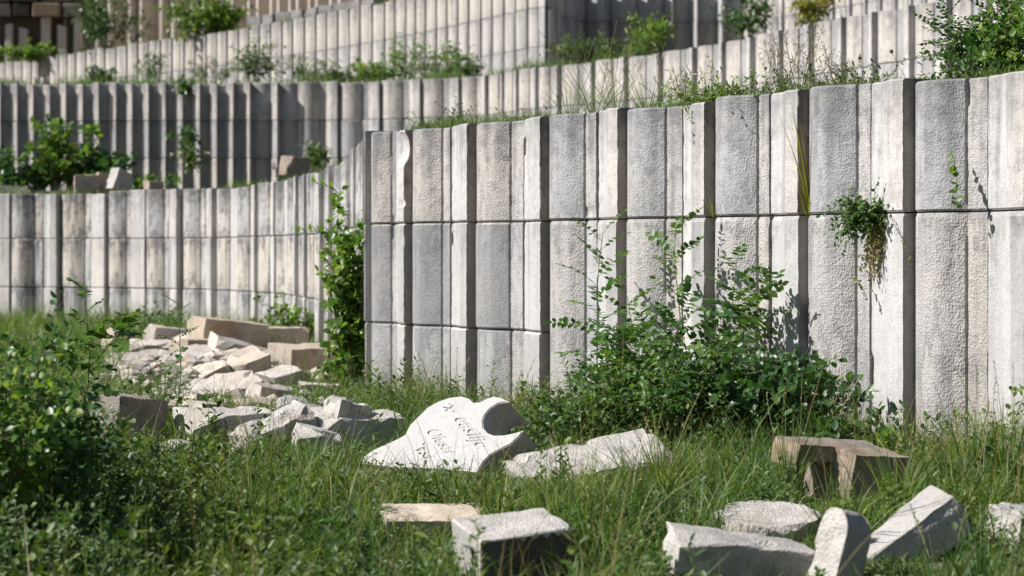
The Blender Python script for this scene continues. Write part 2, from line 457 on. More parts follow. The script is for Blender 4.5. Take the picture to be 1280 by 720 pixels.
# lay the bays out from the projecting rib seen at photo column 1140 leftwards and rightwards
def place_bays_A():
    bays = []
    ref = PATH_A.s_at_px(1141)          # right side of a rib
    per = []
    # visible return faces in the photo, right to left
    cols = [1141, 1012, 894, 786, 690, 597, 517]
    ss = [PATH_A.s_at_px(c) for c in cols]
    s = PATH_A.L - 0.3
    right = [ss[0] + 0.92 * k for k in range(1, 4)]
    left = []
    q = ss[-1]
    while q > 0.9:
        q -= rngw.uniform(0.86, 1.12) if q < PATH_A.s_at_px(425) else rngw.uniform(0.72, 0.84); left.append(q)
    return sorted(right + ss + left)
def unit2(a, b):
    l = math.hypot(a, b); return a / l, b / l
edges = place_bays_A()
ia = 0
for k in range(len(edges) - 1):
    a, b = edges[k], edges[k + 1]
    P = b - a
    pxm = 640 + PATH_A.at(a)[0] / PATH_A.at(a)[1] * F
    near = pxm > 470
    # bay runs from the return face of the last rib (a) to the return face of its own rib (b)
    c1 = a + P * (0.445 + rngw.uniform(-.02, .02)); c2 = a + P * (0.605 + rngw.uniform(-.03, .03))
    r1 = a + P * (0.70 + rngw.uniform(-.03, .03)); r2 = a + P * (0.865 + rngw.uniform(-.03, .03))
    dep = 0.074 if near else (0.085 + rngw.uniform(-.02, .03))
    bul = 0.080 + rngw.uniform(-.008, .01)
    dz = rngw.uniform(-.018, .022)
    col = arc(a + 0.004, c1, 0.0, bul, 8)
    col[0] = (col[0][0], -0.02); col = col + [(c1 + .004, -0.016), (c2, -0.012 + rngw.uniform(-.004, .01))]
    rib = [(c2 + .013, -0.008), (r1, 0.004), (r2, dep), (b - 0.004, dep + 0.004), (b, dep - 0.008), (b + 0.0008, -0.02)]
    if (not near) and k % 3 == 1:       # the far stretch also has bays whose rib is a flat band
        rib = [(c2 + .006, 0.02), (b - .004, 0.035), (b, -0.02)]
    jt = [TOP_A + dz, 1.31 + rngw.uniform(-.006, .006), 0.58, -0.2] if (pxm < 600) else [TOP_A + dz, 1.31, -0.2]
    jt2 = list(jt); jt2[0] += rngw.uniform(-.012, .012)
    rings = 34 if near else 5
    chips = []
    me = elem_mesh(PATH_A, col, jt, rings, 0.0045 if near else 0.004, oA, 100 + k)
    link('column_blocks', me, M_A if near else M_B, wA)
    ch = [((2, 3, 4), 1.86, 0.13, 0.05)] if k == edges.index(PATH_A.s_at_px(517)) - 1 else ()
    me = elem_mesh(PATH_A, rib, jt2, rings, 0.0065 if near else 0.006, oA, 300 + k, ch)
    if near:      # return side of each rib: shade put into the colour, with brown patina
        me.materials.append(M_AF); me.materials.append(M_SHADE_PAT)
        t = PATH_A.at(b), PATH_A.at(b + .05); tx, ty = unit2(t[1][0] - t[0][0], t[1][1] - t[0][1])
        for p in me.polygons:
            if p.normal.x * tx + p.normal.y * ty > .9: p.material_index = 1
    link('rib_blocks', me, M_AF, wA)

wC, oC = wall_thing('retaining_wall', 'second retaining wall up, with narrow bright ribs and shadowed recesses at the left', GW, PATH_C, 600)
q = 0.2; k = 0
s300, s360 = PATH_C.s_at_px(300), PATH_C.s_at_px(352)
while q < PATH_C.L - 1.0 and k < 98:
    if q < s300:
        P = 0.315 + rngw.uniform(-.012, .012)
        pr = [(q, 0.03), (q + .004, 0.13), (q + 0.145, 0.205 + rngw.uniform(-.01, .01)), (q + 0.15, 0.02), (q + P * .98, 0.0), (q + P - .004, 0.0)]
    elif q < s360:
        P = 0.50 + rngw.uniform(-.04, .03)
        pr = [(q, 0.0), (q + .004, 0.10), (q + 0.13, 0.20), (q + 0.135, 0.01)] + arc(q + 0.15, q + P - .02, 0.0, 0.05, 6) + [(q + P - .004, 0.0)]
    else:
        P = (0.98 if q > PATH_C.s_at_px(700) else 0.72 if q > PATH_C.s_at_px(560) else 0.80) + rngw.uniform(-.07, .07)
        pr = arc(q, q + P * .48, 0.02, 0.07, 7) + [(q + P * .485, 0.0), (q + P * .66, 0.0), (q + P * .80, 0.075), (q + P * .96, 0.095), (q + P * .965, 0.0), (q + P - .004, 0.0)]
    dz = rngw.uniform(-.02, .02)
    me = elem_mesh(PATH_C, pr, [TOP_C + dz, 3.55, 2.85, 1.9], 4, 0.006, oC, 500 + k)
    link('column_blocks', me, M_C, wC)
    q += P; k += 1

wD, oD = wall_thing('retaining_wall', 'third retaining wall up, pale columns with a darkly shaded bay at its middle', GW, PATH_D, 600)
q = PATH_D.s_at_px(-60); k = 0
sb0, sb1 = PATH_D.s_at_px(700), PATH_D.s_at_px(905)
while q < PATH_D.L - 1.0 and k < 99:
    if sb0 < q < sb1:
        P = 0.60 + rngw.uniform(-.03, .03)
        pr = [(q, 0.0), (q + .004, 0.14), (q + 0.15, 0.30), (q + 0.155, 0.02)] + arc(q + .17, q + P - .02, 0.0, 0.05, 5) + [(q + P - .004, 0.0)]
    else:
        P = 0.62 + rngw.uniform(-.06, .06)
        pr = arc(q, q + P * .58, 0.02, 0.06, 6) + [(q + P * .585, 0.0), (q + P * .76, 0.02), (q + P * .78, 0.06), (q + P * .96, 0.085), (q + P * .965, 0.0), (q + P - .004, 0.0)]
    dz = rngw.uniform(-.03, .03)
    me = elem_mesh(PATH_D, pr, [TOP_D + dz, 6.1, 5.3, 4.2], 3, 0.006, oD, 700 + k)
    link('column_blocks', me, M_D, wD)
    q += P; k += 1

wE, oE = wall_thing('retaining_wall', 'topmost wall of pale ribs with wide dark recesses, behind the green shrub at top left', GW, PATH_E, 200)
q = PATH_E.s_at_px(88); k = 0
while q < PATH_E.L - 1.0 and k < 60:
    P = (0.90 if k % 2 else 0.55) + rngw.uniform(-.05, .05)
    pr = [(q, 0.0), (q + .004, 0.35), (q + 0.20, 0.62), (q + 0.30, 0.60), (q + 0.305, 0.0), (q + P - .004, -0.02)]
    me = elem_mesh(PATH_E, pr, [TOP_E + rngw.uniform(-.05, .05), 9.6, 8.4, 6.6], 3, 0.01, oE, 900 + k)
    link('rib_blocks', me, M_E, wE)
    q += P; k += 1

# ruined masonry at the far top left: rough courses carried by short posts
def rough_box_into(bm, cx, cy, cz, w, d, h, rg, amp=0.06):
    r = bmesh.ops.create_cube(bm, size=1.0)
    for v in r['verts']:
        v.co = Vector((cx + v.co.x * w * rg.uniform(.86, 1.0), cy + v.co.y * d, cz + v.co.z * h * rg.uniform(.86, 1.0)))
def masonry():
    Y = 83.0
    x0, x1 = X(-160, Y), X(112, Y)
    root = empty('ruined_wall', ((x0 + x1) / 2, Y, 7.0), 'dark brown ruined rubble wall resting on short stone posts, far top left', 'wall')
    ox, oy, oz = root.location
    rg = random.Random(5)
    bm = bmesh.new()
    z = 9.15
    for row in range(7):
        h = rg.uniform(.38, .6); x = x0
        while x < x1:
            w = rg.uniform(.45, 1.1)
            rough_box_into(bm, x + w / 2 - ox, rg.uniform(-.07, .07), z + h / 2 - oz, w * .97, .6, h * .97, rg)
            x += w
        z += h
    bmesh.ops.bevel(bm, geom=bm.edges[:], offset=0.035, segments=1, affect='EDGES')
    me = bpy.data.meshes.new('masonry'); bm.to_mesh(me); bm.free()
    link('masonry', me, M_RUB, root)
    bm = bmesh.new()
    r = bmesh.ops.create_cube(bm, size=1.0)
    for v in r['verts']: v.co = Vector((v.co.x * (x1 - x0), v.co.y * .3 + .75, v.co.z * 3.4 + 8.5 - oz))
    me = bpy.data.meshes.new('back_wall'); bm.to_mesh(me); bm.free()
    link('back_wall', me, M_RUB, root)
    for px in (-110, -70, -30, 12, 30, 58, 78, 98):
        x = X(px, Y); bm = bmesh.new()
        rough_box_into(bm, x - ox, 0, 0.45, rg.uniform(.24, .36), .35, rg.uniform(3.6, 4.4) if px in (58, 98) else rg.uniform(2.9, 3.4), rg)
        bmesh.ops.bevel(bm, geom=bm.edges[:], offset=0.03, segments=1, affect='EDGES')
        me = bpy.data.meshes.new('post'); bm.to_mesh(me); bm.free()
        link('post', me, M_E, root)
masonry()

# ------------------------------------------------------------------ stones
def stone_mesh(name, w, d, h, seed, cuts=3, rough=0.012, sub=0.032, outline=None, bottom=False, keep_top=False, ov=None):
    """broken block: a box (or a prism over an outline) with planes knocked off it and a weathered surface"""
    rg = random.Random(seed)
    bm = bmesh.new()
    if outline is None:
        bmesh.ops.create_cube(bm, size=1.0)
        for v in bm.verts:
            v.co = Vector((v.co.x * w * rg.uniform(.9, 1.0), v.co.y * d * rg.uniform(.9, 1.0), v.co.z * h * rg.uniform(.93, 1.0)))
    else:
        vb = [bm.verts.new((x, y, -h / 2)) for x, y in outline]
        vt = [bm.verts.new((x, y, h / 2)) for x, y in outline]
        n = len(outline)
        bm.faces.new(vt); bm.faces.new(list(reversed(vb)))
        for i in range(n):
            bm.faces.new((vb[i], vb[(i + 1) % n], vt[(i + 1) % n], vt[i]))
    for c in range(cuts):
        if outline is None:
            sx, sy, sz = rg.choice((-1, 1)), rg.choice((-1, 1)), rg.choice((1, 1, -1))
            nrm = Vector((sx * rg.uniform(.3, 1) / w, sy * rg.uniform(.2, 1) / d, sz * rg.uniform(.2, .9) / h)).normalized()
            corner = Vector((sx * w / 2, sy * d / 2, sz * h / 2))
            co = corner - nrm * nrm.dot(corner) * rg.uniform(.12, .36)
        else:
            a = rg.uniform(0, 6.28); nrm = Vector((math.cos(a), math.sin(a), rg.uniform(.4, 1.2))).normalized()
            co = Vector((math.cos(a) * w / 2 * .93, math.sin(a) * d / 2 * .93, h / 2 * .6))
        geom = bm.verts[:] + bm.edges[:] + bm.faces[:]
        r = bmesh.ops.bisect_plane(bm, geom=geom, plane_co=co, plane_no=nrm, clear_outer=True)
        es = [e for e in r['geom_cut'] if isinstance(e, bmesh.types.BMEdge)]
        try: bmesh.ops.edgenet_fill(bm, edges=es)
        except Exception: pass
    bmesh.ops.bevel(bm, geom=bm.edges[:], offset=min(w, d, h) * .022, segments=1, affect='EDGES')
    bmesh.ops.triangulate(bm, faces=bm.faces[:])
    for it in range(6):
        long = [e for e in bm.edges if e.calc_length() > sub * 1.7]
        if not long or len(bm.verts) > 9000: break
        bmesh.ops.subdivide_edges(bm, edges=long, cuts=1)
        bmesh.ops.triangulate(bm, faces=[f for f in bm.faces if len(f.verts) > 3])
    bm.normal_update()
    off = seed * 3.17
    for v in bm.verts:
        p = v.co
        a = noise.noise((p.x * 6 + off, p.y * 6, p.z * 6)) * .55
        b = noise.noise((p.x * 24, p.y * 24 + off, p.z * 30)) * .55
        # broken ledges: a stepped noise chips flakes off
        q = noise.noise((p.x * 9 - off, p.y * 9, p.z * 16 + off))
        c = 0.9 if q > .22 else (0.0 if q < .12 else (q - .12) * 9)
        v.co = p + v.normal * (a + b - c) * rough
    bm.normal_update()
    for f in bm.faces: f.smooth = True
    for e in bm.edges:
        if len(e.link_faces) == 2 and e.calc_face_angle(0) > 0.5: e.smooth = False
    me = bpy.data.meshes.new(name); bm.to_mesh(me); bm.free()
    return me

STONES = []   # footprints that grass keeps clear of: x, y, half width, front reach
def stone(px, py, Y, size, rot, label, mat, seed, name='broken_stone', cat='stone', group='broken stones lying in the grass', cuts=3, rough=0.012, outline=None, clear=1.0, sub=0.032):
    """centre seen at photo (px, py) at distance Y; size in metres; rot = pitch, roll, yaw in degrees"""
    w, d, h = size
    me = stone_mesh(name, w, d, h, seed, cuts, rough, outline=outline, sub=sub)
    o = link(name, me, mat)
    o.location = (X(px, Y), Y, Zp(py, Y))
    o.rotation_euler = Euler((R(rot[0]), R(rot[1]), R(rot[2])), 'XYZ')
    tag(o, label, cat, group)
    if clear: STONES.append((o.location.x, o.location.y, w * .5 * clear, d * .5))
    return o

# foreground
M_DARKF = stone_mat('dark_front_limestone', (0.10, 0.085, 0.075), (0.03, 0.027, 0.025), (0.17, 0.14, 0.12), grime=1.0, bump=1.0, tool=0.8)
def darken_front(o):
    """gives the front faces of a block a much darker stone"""
    o.data.materials.append(M_DARKF)
    for p in o.data.polygons:
        c = p.center
        if p.normal.y < -.55 and c.z < .135: p.material_index = 1
b1 = stone(643, 704, 8.75, (0.40, 0.30, 0.31), (9, -4, 23), 'thick white block at bottom centre with a dark front face', M_WS, 3, cuts=0, rough=.006, name='stone_block')
darken_front(b1)
stone(542, 651, 9.75, (0.47, 0.36, 0.075), (6, 1, 12), 'thin flat slab lying just left behind the thick bottom centre block', M_CREAM, 4, cuts=2, name='stone_slab')
stone(925, 699, 8.6, (0.54, 0.24, 0.16), (8, 9, 12), 'long white slab with a broken left end, at the bottom edge left of the rounded stone', M_WS, 5, cuts=3, rough=.014, name='stone_slab')
def disc_outline(a, b, n=18, seed=1):
    rg = random.Random(seed)
    return [(a * math.cos(t) * rg.uniform(.93, 1.03), b * math.sin(t) * rg.uniform(.93, 1.03)) for t in np.linspace(0, 2 * math.pi, n, endpoint=False)]
stone(961, 652, 9.5, (0.42, 0.44, 0.07), (7, 1, 0), 'round flat white disc of stone in front of the brown bench-like stone', M_WS, 6, cuts=1, rough=.007, outline=disc_outline(.21, .23), name='stone_disc')
def tomb_outline(w, h):
    pts = [(-w / 2, -h / 2), (w / 2, -h / 2)]
    r = w / 2
    for t in np.linspace(0, math.pi, 10): pts.append((r * math.cos(t), h / 2 - r + r * 1.0 * math.sin(t)))
    return pts
o = stone(1050, 692, 8.45, (0.15, 0.26, 0.12), (78, 8, -58), 'small upright cream stone with a rounded top, at bottom right', M_WS, 7, cuts=0, rough=.008, outline=tomb_outline(.15, .31), name='rounded_stone')
stone(1142, 672, 8.95, (0.42, 0.20, 0.17), (6, -34, 14), 'white wedge slab tilted up to the right beside the rounded stone', M_WS, 8, cuts=2, name='stone_slab')
stone(1284, 668, 9.2, (0.28, 0.28, 0.20), (8, 4, 25), 'white stone lump at the right edge of the grass', M_WS, 9, cuts=3, name='stone_block')
# brown bench-like stone: an L-shaped wall block lying on its foot
def bench_stone():
    Y = 10.75
    bm = bmesh.new()
    body = [(-.085, .10), (.195, .105), (.205, .085), (.20, .05), (.20, -.20), (-.085, -.20), (-.09, .0)]
    over = [(-.262, .098), (.19, .101), (.19, -.195), (-.07, -.195), (-.075, .03), (-.12, .035), (-.15, .015), (-.19, .04), (-.225, .02), (-.245, -.012), (-.265, -.015), (-.272, .06)]
    for prof, y0, y1 in ((body, -.17, .02), (over, .012, .24)):
        a = [bm.verts.new((x, y0, z)) for x, z in prof]; b = [bm.verts.new((x * .99, y1, z)) for x, z in prof]
        n = len(prof)
        bm.faces.new(a); bm.faces.new(list(reversed(b)))
        for i in range(n): bm.faces.new((a[i], b[i], b[(i + 1) % n], a[(i + 1) % n]))
    bmesh.ops.recalc_face_normals(bm, faces=bm.faces)
    bmesh.ops.triangulate(bm, faces=bm.faces[:])
    for it in range(5):
        long = [e for e in bm.edges if e.calc_length() > .045]
        if not long: break
        bmesh.ops.subdivide_edges(bm, edges=long, cuts=1); bmesh.ops.triangulate(bm, faces=[f for f in bm.faces if len(f.verts) > 3])
    bm.normal_update()
    for v in bm.verts:
        p = v.co
        v.co = p + v.normal * (noise.noise(p * 7) * .008 + noise.noise(p * 24) * .009 + noise.noise(Vector((p.x * 12, p.y * 12, p.z * 60))) * .006)
    bm.normal_update()
    for f in bm.faces: f.smooth = True
    for e in bm.edges:
        if len(e.link_faces) == 2 and e.calc_face_angle(0) > 0.5: e.smooth = False
    me = bpy.data.meshes.new('bench_stone'); bm.to_mesh(me); bm.free()
    o = link('stone_block', me, M_RUST)
    o.location = (X(1062, Y), Y, 0.125 + ground_z(X(1062, Y), Y)); o.rotation_euler = (R(7), R(5), R(24))
    tag(o, 'brown stained bench-like block with an overhanging top, at the foot of the ribbed wall', 'stone', 'broken stones lying in the grass')
    STONES.append((o.location.x, o.location.y, .24, .25))
bench_stone()
stone(738, 583, 11.6, (0.80, 0.42, 0.11), (15, -10, 20), 'long tilted slab with a rough bright top, right of the inscribed stone', M_WS, 31, cuts=3, rough=.018, name='stone_slab')

# inscribed grave marker: rounded outline with a deep round bite, letters cut into its face
def marker():
    Y0 = 12.3
    n = Vector((-0.50, -0.62, 0.60)).normalized()
    def ray(px, py): return Vector(((px - 640) / F, 1.0, -(py - HY) / F))
    P0 = ray(560, 555) * Y0 + Vector((0, 0, CAMZ))
    e1 = Vector((0, 0, 1)).cross(n).normalized(); e2 = n.cross(e1)
    C = Vector((0, 0, CAMZ))
    def loc(px, py):
        r = ray(px, py); t = (P0 - C).dot(n) / r.dot(n); q = C + r * t - P0
        return Vector((q.dot(e1), q.dot(e2)))
    ol = [(446, 583), (455, 570), (466, 562), (480, 556), (497, 548), (506, 543), (512, 531), (521, 522), (534, 509), (548, 501), (562, 496.5), (576, 495), (586, 498), (591, 503),
          (600, 502), (610, 497), (617, 495), (627, 497.5), (636, 502), (623, 504), (613, 510), (606, 518), (603, 527), (604, 535), (609, 541), (617, 544), (630, 543.5), (642, 541), (654, 537.5),
          (648, 546), (638, 555), (624, 562), (613, 568), (604, 577), (598, 588), (585, 612), (560, 628), (520, 632), (480, 622), (462, 606)]
    pts = [loc(*p) for p in ol]
    th = 0.20
    bm = bmesh.new()
    a = [bm.verts.new((p.x, p.y, 0)) for p in pts]; b = [bm.verts.new((p.x * .985, p.y * .985, -th)) for p in pts]
    N = len(pts)
    bm.faces.new(a); bm.faces.new(list(reversed(b)))
    for i in range(N): bm.faces.new((b[i], b[(i + 1) % N], a[(i + 1) % N], a[i]))
    bmesh.ops.recalc_face_normals(bm, faces=bm.faces)
    be = [e for e in bm.edges if all(abs(v.co.z) < 1e-6 for v in e.verts)]
    bmesh.ops.bevel(bm, geom=be, offset=0.005, segments=2, affect='EDGES')
    me = bpy.data.meshes.new('grave_marker'); bm.to_mesh(me); bm.free()
    o = link('grave_marker', me, M_MK)
    # carved writing
    bmt = bmesh.new()
    def carve(txt, p0, px_end, up, nch, size=1.0):
        c = bpy.data.curves.new('t', 'FONT'); c.body = txt; c.shear = 0.28; c.size = 1.0; c.extrude = 0.5; c.offset = 0.006; c.resolution_u = 3
        to = bpy.data.objects.new('t', c); COL.objects.link(to)
        bpy.context.view_layer.update()
        m = bpy.data.meshes.new_from_object(to.evaluated_get(bpy.context.evaluated_depsgraph_get()))
        wdt = max(v.co.x for v in m.vertices)
        o0, ox, oy = loc(*p0), loc(*px_end), loc(*up)
        vx = (ox - o0) / wdt; vy = (oy - o0) / 0.7
        for v in m.vertices:
            x, y, z = v.co
            q = o0 + vx * x + vy * y
            v.co = (q.x, q.y, z * 0.018)
        bmt.from_mesh(m)
        bpy.data.objects.remove(to); bpy.data.curves.remove(c); bpy.data.meshes.remove(m)
    carve('\u00b7x\u00b7', (552, 505), (559, 518), (570, 499), 3)
    carve('easilje', (566, 522), (597, 561), (583, 517), 7)
    carve('Olusar', (531, 538), (559, 570), (547, 533), 6)
    carve('vsi', (517, 560), (532, 575), (531, 555), 3)
    bmesh.ops.remove_doubles(bmt, verts=bmt.verts, dist=1e-6)
    bmesh.ops.recalc_face_normals(bmt, faces=bmt.faces)
    tm = bpy.data.meshes.new('carve'); bmt.to_mesh(tm); bmt.free()
    to = bpy.data.objects.new('carve', tm); COL.objects.link(to)
    md = o.modifiers.new('b', 'BOOLEAN'); md.operation = 'DIFFERENCE'; md.object = to; md.solver = 'EXACT'; md.use_self = True
    bpy.context.view_layer.update()
    nm = bpy.data.meshes.new_from_object(o.evaluated_get(bpy.context.evaluated_depsgraph_get()))
    print('MARKER verts', len(o.data.vertices), '->', len(nm.vertices))
    o.modifiers.clear(); old = o.data
    if len(nm.vertices) > 200: o.data = nm
    if not o.data.materials: o.data.materials.append(M_MK)
    bpy.data.objects.remove(to)
    mw = Matrix(((e1.x, e2.x, n.x, P0.x), (e1.y, e2.y, n.y, P0.y), (e1.z, e2.z, n.z, P0.z), (0, 0, 0, 1)))
    o.matrix_world = mw
    tag(o, 'fallen white grave marker with carved lettering and a round bite out of its edge', 'gravestone')
    STONES.append((P0.x - .02, P0.y - .05, .46, .3))
    STONES.append((P0.x - .1, P0.y - .38, .45, .25))
marker()

# middle distance, left
stone(444, 539, 13.55, (0.50, 0.36, 0.22), (5, 2, 18), 'broken white block with a grey front, left of the inscribed stone', M_WS, 12, cuts=3, rough=.018, name='stone_block')
stone(432, 515, 13.55, (0.24, 0.20, 0.15), (10, 12, 40), 'jagged white lump sitting on the broken block left of the inscribed stone', M_WS, 13, cuts=4, rough=.02, clear=0)
stone(358, 541, 13.4, (0.30, 0.26, 0.24), (14, -22, 30), 'jagged white chunk between two broken blocks', M_WS, 14, cuts=5, rough=.02)
stone(282, 538, 13.5, (0.52, 0.36, 0.24), (5, 0, 24), 'pale block with a flat top and a broken right corner beside two pink flowers', M_WS, 15, cuts=3, rough=.012, name='stone_block')
stone(157, 527, 13.4, (0.34, 0.34, 0.30), (4, 7, 42), 'dark lichen covered block beside the left foreground shrub', M_LICH, 16, cuts=1, rough=.012, name='stone_block')
stone(252, 580, 12.6, (0.55, 0.30, 0.06), (7, 2, 6), 'thin white slab low in the grass below the pale block', M_WS, 17, cuts=3, rough=.014, name='stone_slab')
# the rubble heap before the far wall
RB = [
 (283, 420, 23.5, (0.58, 0.42, 0.24), (2, 6, 28), 'squared slab on top of the rubble heap', M_TAN, 1),
 (262, 441, 23.0, (0.42, 0.36, 0.20), (0, 0, 20), 'dark block under the squared top slab of the heap', M_TAN, 2),
 (283, 459, 20.5, (0.34, 0.30, 0.38), (10, 18, 24), 'pointed chunk with a shaded grey face in the middle of the heap', M_CREAM, 4),
 (236, 467, 20.0, (0.40, 0.36, 0.26), (8, -18, 32), 'pale sloping chunk at the left of the heap', M_CREAM, 4),
 (345, 432, 25.0, (0.50, 0.42, 0.30), (0, 0, 26), 'tan block with a rusty side under the gap in the far wall', M_TAN, 1),
 (384, 460, 20.0, (0.44, 0.40, 0.30), (3, 0, 30), 'tan block with a dark brown side at the right of the heap', M_TAN, 2),
 (311, 472, 19.0, (0.28, 0.26, 0.30), (14, -20, 30), 'pale tilted chunk right of the grey-faced one', M_CREAM, 4),
 (282, 498, 17.6, (0.44, 0.34, 0.20), (16, -10, 20), 'leaf-shadowed pale slab at the front of the heap', M_CREAM, 4),
 (318, 500, 17.9, (0.22, 0.24, 0.20), (6, 14, 20), 'creamy chunk right of the leaf-shadowed slab', M_CREAM, 4),
 (241, 505, 17.0, (0.16, 0.16, 0.12), (6, 14, 50), 'small creamy stone left of the leaf-shadowed slab', M_CREAM, 4),
 (150, 468, 21.5, (0.34, 0.30, 0.12), (6, -4, 20), 'flat pale stone in the grass at the left end of the rubble', M_CREAM, 3),
 (151, 437, 25.5, (0.26, 0.28, 0.28), (0, 20, 40), 'pointed tan stone standing behind the left end of the rubble', M_TAN, 4),
 (196, 442, 24.5, (0.46, 0.40, 0.18), (6, 0, 10), 'low white chunk behind the thin sapling', M_CREAM, 4),
 (160, 452, 23.5, (0.30, 0.26, 0.10), (4, 0, 10), 'thin flat stone under the pointed tan stone', M_CREAM, 3),
 (238, 437, 24.0, (0.30, 0.30, 0.22), (4, -14, 30), 'creamy chunk left of the squared top slab', M_CREAM, 4),
 (304, 443, 22.0, (0.26, 0.22, 0.14), (10, 20, 10), 'small pale slab leaning under the squared top slab', M_CREAM, 4),
 (222, 455, 22.0, (0.26, 0.24, 0.14), (6, 10, 60), 'small white chunk above the sloping left chunk', M_CREAM, 4),
 (322, 512, 16.4, (0.26, 0.24, 0.10), (4, 3, 10), 'flat pale stone with a dark end at the front right of the heap', M_TAN, 3),
 (400, 488, 18.2, (0.26, 0.18, 0.07), (4, 3, 10), 'thin white strip of stone in the grass beside the climbing shrub', M_CREAM, 3),
 (195, 497, 17.6, (0.20, 0.18, 0.07), (4, 3, 30), 'small buried stone in the grass before the thin sapling', M_TAN, 3),
] + [
 (178, 462, 22.0, (0.36, 0.30, 0.20), (8, -14, 26), 'pale chunk at the left of the rubble, above the flat stone', M_CREAM, 4),
 (206, 480, 19.6, (0.30, 0.28, 0.18), (6, 12, 44), 'low creamy chunk in the grass left of the sloping chunk', M_CREAM, 4),
 (262, 482, 18.8, (0.30, 0.26, 0.22), (12, -24, 18), 'creamy wedge right under the pointed grey-faced chunk', M_CREAM, 4),
 (208, 428, 25.0, (0.36, 0.30, 0.24), (4, 8, 30), 'pale chunk at the back left of the heap', M_CREAM, 4),
 (331, 462, 21.0, (0.34, 0.30, 0.24), (12, 16, 20), 'creamy chunk leaning between the two tan blocks', M_CREAM, 4),
 (352, 480, 18.6, (0.28, 0.24, 0.16), (8, -10, 40), 'low pale chunk before the tan block with a dark side', M_CREAM, 4),
 (338, 497, 17.2, (0.24, 0.20, 0.13), (10, 12, 30), 'small creamy chunk at the front right foot of the heap', M_CREAM, 4),
 (228, 516, 15.8, (0.22, 0.20, 0.12), (8, -16, 20), 'small creamy chunk just behind the pale flat topped block', M_CREAM, 4),
 (262, 517, 15.2, (0.26, 0.18, 0.10), (4, 8, 50), 'thin creamy piece behind the pale flat topped block, under the leaf-shadowed slab', M_CREAM, 4),
 (372, 521, 15.0, (0.22, 0.18, 0.13), (12, 14, 10), 'white chip-edged piece behind the jagged white chunk', M_WS, 4),
 (322, 552, 13.2, (0.20, 0.18, 0.12), (10, -14, 36), 'small white piece wedged at the right end of the pale flat topped block', M_WS, 4),
 (396, 556, 13.1, (0.22, 0.18, 0.12), (10, 14, 16), 'white fragment at the left foot of the broken block', M_WS, 4),
 (255, 456, 21.6, (0.34, 0.30, 0.22), (10, -8, 36), 'broad pale chunk beneath the dark block of the heap', M_CREAM, 4),
]
for i, (px, py, Y, sz, rt, lb, mt, cu) in enumerate(RB):
    sz = tuple(v * 1.22 for v in sz)
    stone(px, py - 2, Y, sz, rt, lb, mt, 40 + i, cuts=cu + (2 if cu > 2 else 0), rough=.014 if cu < 3 else .02, name='stone_block' if cu < 3 else 'broken_stone', group='rubble heap before the far wall', sub=.06)
# small chips nobody could count
def chips():
    rg = random.Random(8); V = []; lo = []; ct = []
    for i in range(900):
        a = rg.gauss(0, 1); b = rg.gauss(0, 1)
        x = PILE[0] + a * .62; y = PILE[1] + b * 1.9
        if i % 3 == 0: y = rg.uniform(13.0, 18.0); x = X(rg.gauss(300, 60), y)
        r = rg.uniform(.012, .03) if i % 2 else rg.uniform(.03, .075)
        z = ground_z(x, y) + r * .5
        bm = bmesh.new(); bmesh.ops.create_icosphere(bm, subdivisions=1, radius=r)
        k = len(V); mp = {}
        for v in bm.verts:
            p = v.co; s = 1 + .5 * noise.noise((p.x * 40 + i, p.y * 40, p.z * 40))
            V.append((x + p.x * s * 1.3, y + p.y * s, z + p.z * s * .8))
        for f in bm.faces:
            lo += [k + v.index for v in f.verts]; ct.append(3)
        bm.free()
    o = link('rubble', mesh_np('rubble', V, lo, ct), M_CREAM); tag(o, 'pale stone chips spread over the rubble heap', 'rubble', kind='stuff')
chips()
# on the first terrace, far left
TB = [
 (150, 228, 37.6, (0.34, 0.28, 0.36), (0, 24, 40), 'tilted pale stone on the first terrace beside the leafy plant', M_WS, 3),
 (108, 234, 37.6, (0.40, 0.3, 0.40), (0, 0, 12), 'square tan stone on the first terrace under the leafy plant', M_TAN, 2),
 (130, 232, 37.9, (0.34, 0.3, 0.36), (0, 10, 30), 'flat grey stone on the first terrace between two others', M_TAN, 3),
 (14, 241, 38.2, (0.55, 0.3, 0.22), (0, 0, 5), 'low white stone on the first terrace at the left edge', M_WS, 3),
 (193, 237, 36.3, (0.28, 0.22, 0.26), (0, 0, 30), 'small tan stone on the edge of the first terrace', M_TAN, 3),
 (369, 208, 38.0, (0.42, 0.35, 0.32), (0, 4, 24), 'brown block on the first terrace against the second wall', M_RUST, 2),
]
for i, (px, py, Y, sz, rt, lb, mt, cu) in enumerate(TB):
    o = stone(px, py, Y, sz, rt, lb, mt, 80 + i, cuts=cu, rough=.015, group='stones on the first terrace', clear=0, sub=.08, name='stone_block' if cu < 3 else 'broken_stone')

# row of small coping blocks on the third terrace, top centre
for i, px in enumerate(range(322, 470, 18)):
    Y = 70.5 - i * 1.1
    o = stone(px, 30 - i * 2.6 , Y, (0.52, 0.4, 0.42), (0, 0, random.Random(i).uniform(-50, -30)), 'small pale block in the row on top of the third wall', M_D, 60 + i, name='coping_block', cat='stone',
              group='row of small blocks on the third wall', cuts=1, rough=.02, clear=0, sub=.12)

